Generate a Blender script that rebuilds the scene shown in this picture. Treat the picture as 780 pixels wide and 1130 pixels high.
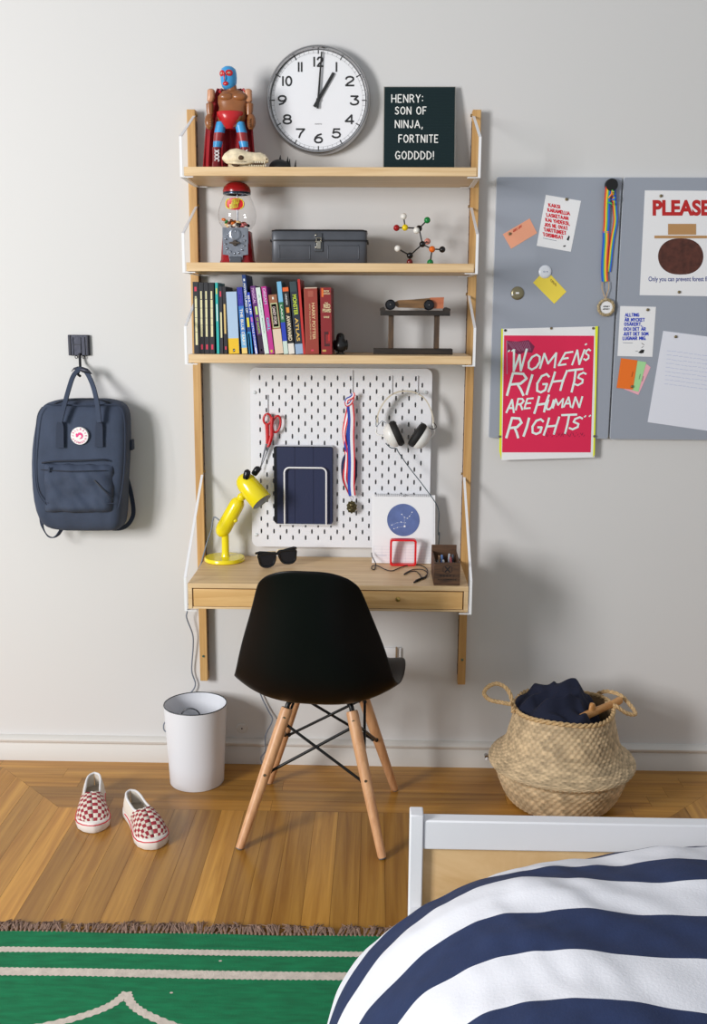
import bpy, math, random
from mathutils import Vector, Matrix, noise
PI = math.pi
random.seed(7)
for o in list(bpy.data.objects): bpy.data.objects.remove(o)
SC = bpy.context.scene
COL = SC.collection

# ---------------------------------------------------------------- camera
F_PX, CAM, PITCH, YAW, ROLL = 1124.0, Vector((.1403, -3.1708, 1.4683)), .1911, -.0239, .0058
_c, _s = math.cos(YAW), math.sin(YAW)
FWD = Vector((_s*math.cos(PITCH), _c*math.cos(PITCH), -math.sin(PITCH)))
_r = Vector((_c, -_s, 0)); _u = _r.cross(FWD)
RGT = _r*math.cos(ROLL) + _u*math.sin(ROLL)
UPV = -_r*math.sin(ROLL) + _u*math.cos(ROLL)
cam_data = bpy.data.cameras.new('camera'); cam = bpy.data.objects.new('camera', cam_data); COL.objects.link(cam)
cam.matrix_world = Matrix(((RGT.x, UPV.x, -FWD.x, CAM.x), (RGT.y, UPV.y, -FWD.y, CAM.y), (RGT.z, UPV.z, -FWD.z, CAM.z), (0, 0, 0, 1)))
cam_data.sensor_fit = 'VERTICAL'; cam_data.sensor_height = 24; cam_data.sensor_width = 24
cam_data.lens = F_PX/1130*24; cam_data.clip_start = .05
SC.camera = cam

# ---------------------------------------------------------------- light and exposure
w = bpy.data.worlds.new('daylight'); SC.world = w; w.use_nodes = True
bg = w.node_tree.nodes['Background']; bg.inputs[0].default_value = (.91, .955, 1, 1); bg.inputs[1].default_value = .46
def area(name, loc, target, sx, sy, power, colr):
    l = bpy.data.lights.new(name, 'AREA'); l.shape = 'RECTANGLE'; l.size = sx; l.size_y = sy; l.energy = power; l.color = colr
    o = bpy.data.objects.new(name, l); COL.objects.link(o); o.location = loc
    o.rotation_euler = (Vector(target)-Vector(loc)).to_track_quat('-Z', 'Y').to_euler(); return o
area('window_light', (-2.95, -3.45, 1.8), (0.1, 0, 1.15), 1.0, 1.4, 168, (1, .99, .985))
SC.view_settings.view_transform = 'Standard'; SC.view_settings.look = 'None'
SC.view_settings.exposure = 0.0; SC.view_settings.gamma = 1; SC.view_settings.use_curve_mapping = False

# ---------------------------------------------------------------- helpers
def lin(c):
    return tuple(((x/255)/12.92 if x/255 <= .04045 else ((x/255+.055)/1.055)**2.4) for x in c)
def at(px, py, y):                       # the point at depth y seen at a spot of the photograph
    d = FWD + RGT*((px-390)/F_PX) - UPV*((py-565)/F_PX)
    return CAM + d*((y-CAM.y)/d.y)
def xz(px, py, y=0):
    p = at(px, py, y); return (p.x, p.z)

def M(name, c, rough=.5, metal=0, var=0, vscale=8, bump=0, bscale=60, coat=0, emis=None, attr=None, sheen=0, spec=None, vec=(1, 1, 1)):
    m = bpy.data.materials.new(name); m.use_nodes = True; nt = m.node_tree; b = nt.nodes['Principled BSDF']
    c = lin(c); b.inputs['Base Color'].default_value = (*c, 1); b.inputs['Roughness'].default_value = rough; b.inputs['Metallic'].default_value = metal
    if coat: b.inputs['Coat Weight'].default_value = coat; b.inputs['Coat Roughness'].default_value = .08
    if sheen: b.inputs['Sheen Weight'].default_value = sheen
    if spec is not None: b.inputs['Specular IOR Level'].default_value = spec
    tc = nt.nodes.new('ShaderNodeTexCoord'); mp = nt.nodes.new('ShaderNodeMapping'); nt.links.new(tc.outputs['Object'], mp.inputs[0]); mp.inputs['Scale'].default_value = vec
    last = None
    if var:
        n = nt.nodes.new('ShaderNodeTexNoise'); n.inputs['Scale'].default_value = vscale; n.inputs['Detail'].default_value = 5
        nt.links.new(mp.outputs[0], n.inputs['Vector'])
        r = nt.nodes.new('ShaderNodeValToRGB'); r.color_ramp.elements[0].position = .3; r.color_ramp.elements[1].position = .7
        r.color_ramp.elements[0].color = (*[x*(1-var) for x in c], 1); r.color_ramp.elements[1].color = (*[min(1, x*(1+var)) for x in c], 1)
        nt.links.new(n.outputs[0], r.inputs[0]); last = r.outputs[0]
    if attr:
        a = nt.nodes.new('ShaderNodeAttribute'); a.attribute_name = attr
        if last is None: last = a.outputs['Color']
        else:
            mx = nt.nodes.new('ShaderNodeMix'); mx.data_type = 'RGBA'; mx.blend_type = 'MULTIPLY'; mx.inputs[0].default_value = 1
            nt.links.new(last, mx.inputs[6]); nt.links.new(a.outputs['Color'], mx.inputs[7]); last = mx.outputs[2]
    if last is not None: nt.links.new(last, b.inputs['Base Color'])
    if bump:
        n2 = nt.nodes.new('ShaderNodeTexNoise'); n2.inputs['Scale'].default_value = bscale; n2.inputs['Detail'].default_value = 4
        nt.links.new(mp.outputs[0], n2.inputs['Vector'])
        bp = nt.nodes.new('ShaderNodeBump'); bp.inputs['Strength'].default_value = bump; bp.inputs['Distance'].default_value = .002
        nt.links.new(n2.outputs[0], bp.inputs['Height']); nt.links.new(bp.outputs[0], b.inputs['Normal'])
    if emis: b.inputs['Emission Color'].default_value = (*lin(emis), 1); b.inputs['Emission Strength'].default_value = 1
    return m
def wood(name, ca, cb, scale, rough=.45, uv=False, bump=.05, attr=None, fine=6):
    m = bpy.data.materials.new(name); m.use_nodes = True; nt = m.node_tree; b = nt.nodes['Principled BSDF']
    tc = nt.nodes.new('ShaderNodeTexCoord'); mp = nt.nodes.new('ShaderNodeMapping'); mp.inputs['Scale'].default_value = scale
    nt.links.new(tc.outputs['UV' if uv else 'Object'], mp.inputs[0])
    n = nt.nodes.new('ShaderNodeTexNoise'); n.inputs['Scale'].default_value = 1; n.inputs['Detail'].default_value = fine; n.inputs['Distortion'].default_value = .6; n.inputs['Roughness'].default_value = .62
    nt.links.new(mp.outputs[0], n.inputs['Vector'])
    r = nt.nodes.new('ShaderNodeValToRGB'); e = r.color_ramp.elements; e[0].position = .34; e[1].position = .66
    e[0].color = (*lin(ca), 1); e[1].color = (*lin(cb), 1); nt.links.new(n.outputs[0], r.inputs[0]); last = r.outputs[0]
    if attr:
        a = nt.nodes.new('ShaderNodeAttribute'); a.attribute_name = attr
        mx = nt.nodes.new('ShaderNodeMix'); mx.data_type = 'RGBA'; mx.blend_type = 'MULTIPLY'; mx.inputs[0].default_value = 1
        nt.links.new(last, mx.inputs[6]); nt.links.new(a.outputs['Color'], mx.inputs[7]); last = mx.outputs[2]
    nt.links.new(last, b.inputs['Base Color']); b.inputs['Roughness'].default_value = rough
    bp = nt.nodes.new('ShaderNodeBump'); bp.inputs['Strength'].default_value = bump; bp.inputs['Distance'].default_value = .001
    nt.links.new(n.outputs[0], bp.inputs['Height']); nt.links.new(bp.outputs[0], b.inputs['Normal'])
    return m
def glass(name, tint=(1, 1, 1), edge=.25):
    m = bpy.data.materials.new(name); m.use_nodes = True; nt = m.node_tree; nt.nodes.clear()
    o = nt.nodes.new('ShaderNodeOutputMaterial'); mx = nt.nodes.new('ShaderNodeMixShader'); t = nt.nodes.new('ShaderNodeBsdfTransparent'); g = nt.nodes.new('ShaderNodeBsdfGlossy')
    lw = nt.nodes.new('ShaderNodeLayerWeight'); lw.inputs[0].default_value = edge; g.inputs['Roughness'].default_value = .03; t.inputs[0].default_value = (*tint, 1)
    pw_ = nt.nodes.new('ShaderNodeMath'); pw_.operation = 'POWER'; pw_.inputs[1].default_value = 4; m2 = nt.nodes.new('ShaderNodeMath'); m2.operation = 'MULTIPLY_ADD'; m2.inputs[1].default_value = edge; m2.inputs[2].default_value = .03; lw.inputs[0].default_value = .5; nt.links.new(lw.outputs['Facing'], pw_.inputs[0]); nt.links.new(pw_.outputs[0], m2.inputs[0]); nt.links.new(m2.outputs[0], mx.inputs[0]); nt.links.new(t.outputs[0], mx.inputs[1]); nt.links.new(g.outputs[0], mx.inputs[2]); nt.links.new(mx.outputs[0], o.inputs[0])
    return m

def basis(d):
    d = Vector(d).normalized(); a = Vector((0, 0, 1)) if abs(d.z) < .9 else Vector((1, 0, 0))
    x = a.cross(d).normalized(); return x, d.cross(x).normalized()
def smooth_path(pts, k=6):
    P = [Vector(p) for p in pts]; out = []
    for i in range(len(P)-1):
        p0 = P[max(i-1, 0)]; p1 = P[i]; p2 = P[i+1]; p3 = P[min(i+2, len(P)-1)]
        for j in range(k):
            t = j/k; out.append(.5*((2*p1)+(p2-p0)*t+(2*p0-5*p1+4*p2-p3)*t*t+(3*p1-p0-3*p2+p3)*t**3))
    out.append(P[-1]); return out
class MB:
    def __init__(s): s.v = []; s.f = []; s.m = []; s.mi = 0; s.col = None; s.uv = None
    def add(s, vs, fs, mi=None):
        n = len(s.v); s.v += [Vector(p) for p in vs]; s.f += [tuple(i+n for i in q) for q in fs]; s.m += [s.mi if mi is None else mi]*len(fs)
    def bx(s, x0, x1, y0, y1, z0, z1, mi=None, R=None):
        vs = [Vector((x, y, z)) for x in (x0, x1) for y in (y0, y1) for z in (z0, z1)]
        if R is not None:
            c = Vector(((x0+x1)/2, (y0+y1)/2, (z0+z1)/2)); vs = [c+R@(p-c) for p in vs]
        s.add(vs, [(0, 1, 3, 2), (4, 6, 7, 5), (0, 4, 5, 1), (2, 3, 7, 6), (0, 2, 6, 4), (1, 5, 7, 3)], mi)
    def loft(s, rings, cap=True, mi=None, close=False):
        n = len(rings[0]); vs = [p for r in rings for p in r]; fs = []; k = len(rings)
        for i in range(k if close else k-1):
            a = i*n; b = ((i+1) % k)*n
            for j in range(n): fs.append((a+j, a+(j+1) % n, b+(j+1) % n, b+j))
        if cap and not close: fs.append(tuple(range(n))[::-1]); fs.append(tuple(range((k-1)*n, k*n)))
        s.add(vs, fs, mi)
    def ring(s, c, x, y, rx, ry, n, pw=1):
        out = []
        for i in range(n):
            a = 2*PI*i/n; ca, sa = math.cos(a), math.sin(a)
            out.append(Vector(c)+Vector(x)*(rx*math.copysign(abs(ca)**pw, ca))+Vector(y)*(ry*math.copysign(abs(sa)**pw, sa)))
        return out
    def cyl(s, p0, p1, r0, r1=None, n=16, cap=True, mi=None):
        r1 = r0 if r1 is None else r1; p0 = Vector(p0); p1 = Vector(p1); x, y = basis(p1-p0)
        s.loft([s.ring(p0, x, y, r0, r0, n), s.ring(p1, x, y, r1, r1, n)], cap, mi)
    def tube(s, pts, r, n=8, closed=False, mi=None, flat=1, up=None):
        P = [Vector(p) for p in pts]; k = len(P); rings = []; px = None
        for i in range(k):
            a = P[(i-1) % k] if closed or i else P[i]; b = P[(i+1) % k] if closed or i < k-1 else P[i]
            d = (b-a).normalized()
            if up is not None: x = Vector(up).cross(d).normalized(); y = d.cross(x)
            elif px is None: x, y = basis(d)
            else:
                x = (px-d*px.dot(d)).normalized(); y = d.cross(x)
            px = x; rr = r[i] if isinstance(r, (list, tuple)) else r
            rings.append(s.ring(P[i], x, y, rr, rr*flat, n))
        s.loft(rings, not closed, mi, close=closed)
    def ell(s, c, r, n=20, k=12, R=None, mi=None, pw=1):
        rx, ry, rz = (r, r, r) if not isinstance(r, (tuple, list)) else r; rings = []
        for i in range(1, k):
            a = PI*i/k; rings.append([Vector((rx*math.sin(a)*math.cos(2*PI*j/n), ry*math.sin(a)*math.sin(2*PI*j/n), rz*math.cos(a))) for j in range(n)])
        vs = [Vector((0, 0, rz))]+[p for q in rings for p in q]+[Vector((0, 0, -rz))]; fs = []
        for j in range(n): fs.append((0, 1+j, 1+(j+1) % n))
        for i in range(k-2):
            for j in range(n): a = 1+i*n; fs.append((a+j, a+n+j, a+n+(j+1) % n, a+(j+1) % n))
        a = 1+(k-2)*n
        for j in range(n): fs.append((a+j, len(vs)-1, a+(j+1) % n))
        if R is not None: vs = [R@p for p in vs]
        s.add([Vector(c)+p for p in vs], fs, mi)
    def lathe(s, prof, c=(0, 0, 0), n=48, R=None, mi=None, cap=False):
        rings = []
        for r, z in prof:
            q = [Vector((r*math.cos(2*PI*j/n), r*math.sin(2*PI*j/n), z)) for j in range(n)]
            if R is not None: q = [R@p for p in q]
            rings.append([Vector(c)+p for p in q])
        s.loft(rings, cap, mi)
    def prism(s, poly, plane, d0, d1, mi=None):
        def P(a, b, d): return Vector((a, d, b)) if plane == 'xz' else Vector((a, b, d)) if plane == 'xy' else Vector((d, a, b))
        n = len(poly); vs = [P(a, b, d0) for a, b in poly]+[P(a, b, d1) for a, b in poly]
        fs = [tuple(range(n)), tuple(range(2*n-1, n-1, -1))]+[(i, (i+1) % n, n+(i+1) % n, n+i) for i in range(n)]
        s.add(vs, fs, mi)
    def frame(s, O, X, Y):               # transforms everything: local (x, y, z) -> O + xX + yY + z(X x Y)
        O = Vector(O); X = Vector(X); Y = Vector(Y); Z = X.cross(Y); s.v = [O+X*p.x+Y*p.y+Z*p.z for p in s.v]; return s
    def xf(s, mat): s.v = [mat@p for p in s.v]; return s
    def join(s, o, mi=None): s.add(o.v, o.f); s.m[-len(o.f):] = [mi]*len(o.f) if mi is not None else list(o.m); return s
ROOT = {}
def tag(o, label=None, cat=None, group=None, kind=None):
    if label: o['label'] = label
    if cat: o['category'] = cat
    if group: o['group'] = group
    if kind: o['kind'] = kind
    return o
def thing(name, label, cat, loc=(0, 0, 0), rz=0, group=None, rot=None):
    o = bpy.data.objects.new(name, None); o.empty_display_size = .05; COL.objects.link(o); o.location = loc
    o.rotation_euler = rot if rot else (0, 0, rz)
    ROOT[o.name] = Matrix.Translation(loc) @ o.rotation_euler.to_matrix().to_4x4()
    return tag(o, label, cat, group)
def part(name, mb, mats, parent=None, local=False, bevel=0, angle=40, smooth=True, sub=0, solid=0, seg=2, soff=0):
    """link one mesh object; unless local, the mesh is given in world coordinates"""
    me = bpy.data.meshes.new(name)
    W = ROOT.get(parent.name, Matrix()) if parent else Matrix()
    inv = Matrix() if local else W.inverted()
    me.from_pydata([inv@p for p in mb.v], [], mb.f); me.validate(); me.update()
    mats = mats if isinstance(mats, (list, tuple)) else [mats]
    for m in mats: me.materials.append(m)
    if len(mb.m) == len(me.polygons): me.polygons.foreach_set('material_index', mb.m)
    if mb.col and len(me.vertices) == len(mb.col):
        a = me.color_attributes.new('tint', 'FLOAT_COLOR', 'POINT')
        for i, c in enumerate(mb.col): a.data[i].color = (*c, 1)
    if mb.uv:
        u = me.uv_layers.new(name='UVMap')
        for l in me.loops: u.data[l.index].uv = mb.uv[l.vertex_index]
    o = bpy.data.objects.new(name, me); COL.objects.link(o)
    if smooth:
        me.polygons.foreach_set('use_smooth', [True]*len(me.polygons)); me.set_sharp_from_angle(angle=math.radians(angle))
    if solid: md = o.modifiers.new('solid', 'SOLIDIFY'); md.thickness = solid; md.offset = soff
    if sub: md = o.modifiers.new('sub', 'SUBSURF'); md.levels = sub; md.render_levels = sub
    if bevel: md = o.modifiers.new('bevel', 'BEVEL'); md.width = bevel; md.segments = seg; md.limit_method = 'ANGLE'; md.angle_limit = math.radians(35)
    if parent: o.parent = parent; ROOT[o.name] = W
    return o
def single(name, mb, mats, label, cat, base, group=None, **k):
    """a top-level thing that is one mesh, its origin at base"""
    W = Matrix.Translation(base); mb.xf(W.inverted()); o = part(name, mb, mats, None, True, **k); o.location = base
    ROOT[o.name] = W; return tag(o, label, cat, group)
def struct(name, mb, mats, **k): o = part(name, mb, mats, None, **k); o['kind'] = 'structure'; return o
def dup(root, loc, rot=None, label=None, group=None, scale=None):
    r = root.copy(); COL.objects.link(r); r.location = loc
    if rot is not None: r.rotation_euler = rot
    if scale: r.scale = (scale,)*3
    if label: r['label'] = label
    if group: r['group'] = group
    for ch in list(root.children):
        c = ch.copy(); COL.objects.link(c); c.parent = r
        for g in ch.children: d = g.copy(); COL.objects.link(d); d.parent = c
    return r

# lettering: a stroke alphabet on a 0..1 grid (width, strokes) and the built-in type face
A_ = {
'A': (.8, [[(0, 0), (.4, 1), (.8, 0)], [(.15, .35), (.65, .35)]]), 'B': (.65, [[(0, 0), (0, 1), (.45, .95), (.55, .75), (.4, .55), (0, .52)], [(.4, .55), (.62, .3), (.5, .05), (0, 0)]]),
'C': (.7, [[(.68, .85), (.45, 1), (.15, .9), (0, .5), (.15, .1), (.45, 0), (.7, .15)]]), 'D': (.7, [[(0, 0), (0, 1), (.35, .95), (.65, .7), (.68, .35), (.4, .05), (0, 0)]]),
'E': (.55, [[(.55, 1), (0, 1), (0, 0), (.55, 0)], [(0, .52), (.45, .52)]]), 'F': (.55, [[(.55, 1), (0, 1), (0, 0)], [(0, .52), (.45, .52)]]),
'G': (.72, [[(.68, .85), (.45, 1), (.15, .9), (0, .5), (.15, .1), (.45, 0), (.7, .12), (.7, .45), (.42, .45)]]), 'H': (.68, [[(0, 0), (0, 1)], [(.68, 0), (.68, 1)], [(0, .5), (.68, .5)]]),
'I': (.06, [[(.03, 0), (.03, 1)]]), 'J': (.45, [[(.42, 1), (.42, .2), (.25, 0), (.05, .08), (0, .25)]]), 'K': (.65, [[(0, 0), (0, 1)], [(.6, 1), (0, .45)], [(.18, .6), (.65, 0)]]),
'L': (.5, [[(0, 1), (0, 0), (.5, 0)]]), 'M': (.85, [[(0, 0), (.08, 1), (.42, .3), (.77, 1), (.85, 0)]]), 'N': (.68, [[(0, 0), (0, 1), (.68, 0), (.68, 1)]]),
'O': (.78, [[(.39, 1), (.12, .85), (0, .5), (.12, .15), (.39, 0), (.66, .15), (.78, .5), (.66, .85), (.39, 1)]]), 'P': (.6, [[(0, 0), (0, 1), (.42, .97), (.6, .75), (.42, .5), (0, .46)]]),
'R': (.65, [[(0, 0), (0, 1), (.42, .97), (.6, .76), (.42, .53), (0, .48)], [(.3, .5), (.65, 0)]]), 'S': (.6, [[(.58, .86), (.35, 1), (.08, .88), (.08, .64), (.5, .42), (.56, .16), (.28, 0), (0, .14)]]),
'T': (.66, [[(0, 1), (.66, 1)], [(.33, 1), (.33, 0)]]), 'U': (.66, [[(0, 1), (0, .25), (.18, 0), (.48, 0), (.66, .25), (.66, 1)]]), 'V': (.7, [[(0, 1), (.35, 0), (.7, 1)]]),
'W': (1.0, [[(0, 1), (.22, 0), (.5, .75), (.78, 0), (1, 1)]]), 'X': (.66, [[(0, 0), (.66, 1)], [(0, 1), (.66, 0)]]), 'Y': (.66, [[(0, 1), (.33, .5), (.66, 1)], [(.33, .5), (.33, 0)]]),
'Z': (.6, [[(0, 1), (.6, 1), (0, 0), (.6, 0)]]), 'Q': (.78, [[(.39, 1), (.12, .85), (0, .5), (.12, .15), (.39, 0), (.66, .15), (.78, .5), (.66, .85), (.39, 1)], [(.5, .2), (.8, -.05)]]),
'0': (.72, [[(.36+.36*math.sin(t*PI/10), .5+.5*math.cos(t*PI/10)) for t in range(21)]]), '1': (.10, [[(.05, 0), (.05, 1)]]),
'2': (.70, [[(.03, .74), (.08, .88), (.2, .97), (.36, 1), (.52, .97), (.64, .87), (.67, .73), (.6, .58), (.42, .42), (.2, .24), (.02, .0), (.70, 0)]]),
'3': (.68, [[(.04, .97), (.62, .97), (.34, .60), (.5, .57), (.62, .46), (.67, .30), (.6, .12), (.44, .02), (.26, .0), (.1, .06), (.0, .2)]]),
'4': (.74, [[(.56, 0), (.56, 1), (0, .27), (.74, .27)]]),
'5': (.68, [[(.62, .98), (.14, .98), (.07, .52), (.22, .62), (.40, .64), (.57, .55), (.66, .36), (.62, .16), (.46, .02), (.26, 0), (.1, .07), (.0, .2)]]),
'6': (.70, [[(.60, .98), (.30, .86), (.1, .6), (.03, .34), (.07, .14), (.2, .02), (.36, 0), (.54, .04), (.66, .18), (.67, .36), (.58, .52), (.42, .60), (.24, .57), (.1, .45), (.04, .32)]]),
'7': (.66, [[(0, .97), (.66, .97), (.34, .45), (.22, 0)]]),
'8': (.70, [[(.35+.28*math.sin(t*PI/9), .755+.235*math.cos(t*PI/9)) for t in range(19)], [(.35+.34*math.sin(t*PI/9), .265+.265*math.cos(t*PI/9)) for t in range(19)]]),
'9': (.70, [[(.10, .02), (.40, .14), (.6, .4), (.67, .66), (.63, .86), (.5, .98), (.34, 1), (.16, .96), (.04, .82), (.03, .64), (.12, .48), (.28, .40), (.46, .43), (.6, .55), (.66, .68)]]),
' ': (.32, []), ':': (.06, [[(.03, .2), (.03, .28)], [(.03, .72), (.03, .8)]]), ',': (.1, [[(.08, .08), (0, -.18)]]), '.': (.06, [[(.03, 0), (.03, .06)]]),
'!': (.06, [[(.03, 1), (.03, .3)], [(.03, 0), (.03, .06)]]), '?': (.5, [[(0, .82), (.22, 1), (.5, .8), (.26, .48), (.26, .3)], [(.26, 0), (.26, .06)]]), "'": (.06, [[(.05, 1.05), (.02, .85)]]),
'"': (.22, [[(.04, 1.05), (0, .82)], [(.22, 1.05), (.18, .82)]]), '\u00c4': (.8, [[(0, 0), (.4, 1), (.8, 0)], [(.15, .35), (.65, .35)], [(.2, 1.2), (.22, 1.24)], [(.6, 1.2), (.62, 1.24)]]),
'-': (.4, [[(0, .5), (.4, .5)]]), '&': (.6, [[(.6, 0), (.1, .75), (.25, 1), (.45, .8), (0, .25), (.2, 0), (.6, .35)]])}
RC = [0]
def ribbon2(mb, pts, wd, z=0, mi=None):
    for (x0, y0), (x1, y1) in zip(pts[:-1], pts[1:]):
        d = Vector((x1-x0, y1-y0)); 
        if d.length < 1e-9: continue
        d.normalize(); n = Vector((-d.y, d.x))*wd/2; e = d*wd*.28
        a = Vector((x0, y0))-e; b = Vector((x1, y1))+e
        RC[0] = (RC[0]+1) % 12; z_ = z; z = z+RC[0]*1.4e-5
        mb.add([(a.x+n.x, a.y+n.y, z), (a.x-n.x, a.y-n.y, z), (b.x-n.x, b.y-n.y, z), (b.x+n.x, b.y+n.y, z)], [(0, 1, 2, 3)], mi); z = z_
def strokes(mb, s, x0, x1, y0, y1, wt, shear=0, rise=0, gap=.26, jit=0, z=0, mi=None):
    """text s in stroke letters filling the box x0..x1, y0..y1; wt is the stroke width"""
    tot = sum(A_[c][0]+gap for c in s)-gap; k = (x1-x0)/max(tot, .01); x = 0; H = y1-y0
    for c in s:
        wdt, st = A_[c]; dz = random.uniform(-jit, jit)
        for pl in st:
            P = [(x0+(x+a)*k+shear*b*H, y0+b*H*(1+dz)+rise*(x+a)*k) for a, b in pl]
            if jit and len(P) == 2: P = [P[0], ((P[0][0]+P[1][0])/2+random.uniform(-.04, .04)*H, (P[0][1]+P[1][1])/2), P[1]]
            ribbon2(mb, P, wt, z, mi)
        x += wdt+gap
def typeset(mb, s, x0, x1, y0, y1, bold=0, z=0, mi=None, extr=0, keep=False):
    """text s in the built-in face, scaled to fill the box"""
    cu = bpy.data.curves.new('type', 'FONT'); cu.body = s; cu.size = 1; cu.offset = bold; cu.extrude = 0
    ob = bpy.data.objects.new('type', cu); COL.objects.link(ob); dg = bpy.context.evaluated_depsgraph_get(); dg.update()
    me = bpy.data.meshes.new_from_object(ob.evaluated_get(dg)); vs = [v.co.copy() for v in me.vertices]; fs = [tuple(p.vertices) for p in me.polygons]
    bpy.data.objects.remove(ob); bpy.data.curves.remove(cu); bpy.data.meshes.remove(me)
    if not vs: return
    ax, bx_ = min(v.x for v in vs), max(v.x for v in vs); ay, by = min(v.y for v in vs), max(v.y for v in vs)
    kx = (x1-x0)/max(bx_-ax, 1e-6); ky = (y1-y0)/max(by-ay, 1e-6)
    if keep: kx = ky = min(kx, ky)
    cx, cy = ((x0+x1)/2, (y0+y1)/2) if keep else (0, 0)
    if keep: mb.add([(cx+(v.x-(ax+bx_)/2)*kx, cy+(v.y-(ay+by)/2)*ky, z) for v in vs], fs, mi)
    else: mb.add([(x0+(v.x-ax)*kx, y0+(v.y-ay)*ky, z) for v in vs], fs, mi)
def disc(mb, cx, cy, r, n=28, z=0, mi=None, ry=None):
    mb.add([(cx+r*math.cos(2*PI*i/n), cy+(ry or r)*math.sin(2*PI*i/n), z) for i in range(n)], [tuple(range(n))], mi)
def wallmb(mb, y):                       # local (x, y) -> world (x, z) at depth y, facing the room
    mb.v = [Vector((p.x, y-p.z, p.y)) for p in mb.v]; return mb

# ---------------------------------------------------------------- materials
wallm = M('wall_paint', (213, 212, 211), .85, bump=.05, bscale=180)
basem = M('baseboard_paint', (212, 209, 204), .55)
bamboo = wood('bamboo_along_x', (208, 172, 124), (232, 202, 158), (3, 60, 60), .45)
bamboo_z = wood('bamboo_along_z', (186, 140, 82), (212, 170, 110), (70, 70, 3), .45)
white_metal = M('white_metal', (238, 238, 240), .35)
white_plastic = M('white_plastic', (236, 237, 240), .4)
chrome = M('chrome', (176, 174, 174), .10, 1)
steel = M('steel', (150, 152, 158), .3, 1)
black = M('black_plastic', (13, 13, 15), .45)
blackink = M('black_ink', (14, 14, 16), .6)
paper = M('white_paper', (238, 238, 240), .8)
red = M('red_paint', (178, 20, 24), .3)
cordm = M('grey_cord', (120, 128, 142), .5)
blackcord = M('black_cord', (20, 20, 22), .5)

# ---------------------------------------------------------------- room shell
mb = MB(); mb.bx(-3.6, 3.6, 0, .12, 0, 2.75); struct('wall_back', mb, wallm, smooth=False)
mb = MB()
mb.loft([[Vector((x, y, z)) for y, z in ((0, 0), (-.014, 0), (-.014, .058), (-.011, .061), (-.013, .066), (-.021, .069), (-.023, .076), (-.018, .083), (-.006, .087), (0, .088))] for x in (-3.6, 3.6)])
struct('baseboard_back', mb, basem, angle=50)
# floor: oak planks with a mitred border of boards
fl = MB(); fl.col = []; fl.uv = []
def plank(poly, along, tone=None):
    t = random.gauss(1, .16) if tone is None else tone; t = max(.66, min(1.4, t)); h = random.uniform(-.05, .05)
    n = len(fl.v); fl.v += [Vector((x, y, 0)) for x, y in poly]; fl.f.append(tuple(range(n, n+len(poly)))); fl.m.append(0)
    ox, oy = random.uniform(0, 90), random.uniform(0, 90)
    for x, y in poly:
        fl.col.append((t, t*(1+h*.35), t*(1+h)))
        fl.uv.append((y+ox, x+oy) if along == 'y' else (x+ox, y+oy))
BL, BR, BW = -.815, 1.02, .0672        # inner corners of the border, board width
g = .00035
for k in range(5):                      # boards along the wall, mitred into the boards along each side
    y1 = -BW*k if k else .0; y0 = -BW*(k+1)
    e1 = (4-k)*BW+BW; e0 = (4-k)*BW
    xa1, xa0, xb1, xb0 = BL-e1+.0, BL-e0, BR+e1, BR+e0
    if k == 0: xa1, xb1 = -3.6, 3.6; xa0, xb0 = -3.6, 3.6
    cuts = sorted([xa0+.15]+[random.uniform(-.6, .9) for _ in range(1)]+[xb0-.1]) if k else [-2.4, -1.1, .1, 1.4, 2.6]
    xs = [None]+cuts+[None]
    for a, b in zip(xs[:-1], xs[1:]):
        L1, L0 = (xa1, xa0) if a is None else (a, a); R1, R0 = (xb1, xb0) if b is None else (b, b)
        if R0-L0 < .02: continue
        plank([(L1+g, y1-g), (L0+g, y0+g), (R0-g, y0+g), (R1-g, y1-g)], 'x')
for k in range(1, 5):
    for sx, base in ((-1, BL), (1, BR)):
        xo = base+sx*(5-k)*BW; xi = base+sx*(4-k)*BW; ya = -BW*k; yb = -BW*(k+1)
        ys = [-.9-.2*k, -2.0-.1*k, -4.2]; po, pi_ = ya, yb
        for q in ys: plank([(xo+g, po-g), (xi-g, pi_-g), (xi-g, q+g), (xo+g, q+g)] if sx > 0 else [(xo+g, po-g), (xi-g, pi_-g), (xi-g, q+g), (xo+g, q+g)], 'y'); po = pi_ = q
tones = {0: 1.0}
x = BL; i = 0; seq = [1.34, .88, .96, .90, 1.06, .92, .86, 1.36, .90, .86, .94, 1.22, .86, .92, .84, .96, .90, .83, 1.1, .86, .92, .84, 1.2, .9, .86]
while x < BR-.01:
    wd = (.0705, .067, .075, .07)[i % 4]; x2 = min(x+wd, BR); y = -BW*5; j = 0
    while y > -4.2:
        L = random.uniform(.7, 1.4) if j else random.uniform(.6, 1.5); yn = max(-4.2, y-L)
        plank([(x+g, y-g), (x+g, yn+g), (x2-g, yn+g), (x2-g, y-g)], 'y', seq[i % len(seq)] if j == 0 else None); y = yn; j += 1
    x = x2; i += 1
for a, b in ((-3.6, BL-BW*4), (BR+BW*4, 3.6)):
    x = a
    while x < b-.01:
        x2 = min(x+.0705, b); plank([(x+g, -BW), (x+g, -4.2), (x2-g, -4.2), (x2-g, -BW)], 'y'); x = x2
oak = wood('oak_floor', (148, 99, 36), (186, 136, 60), (1.6, 42, 1), .30, uv=True, bump=.08, attr='tint')
struct('floor', fl, oak, smooth=False)
mb = MB(); mb.bx(-3.6, 3.6, -4.2, .12, -.04, -.0012); struct('floor_underlay', mb, M('seam_dark', (86, 52, 22), .8), smooth=False)

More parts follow.
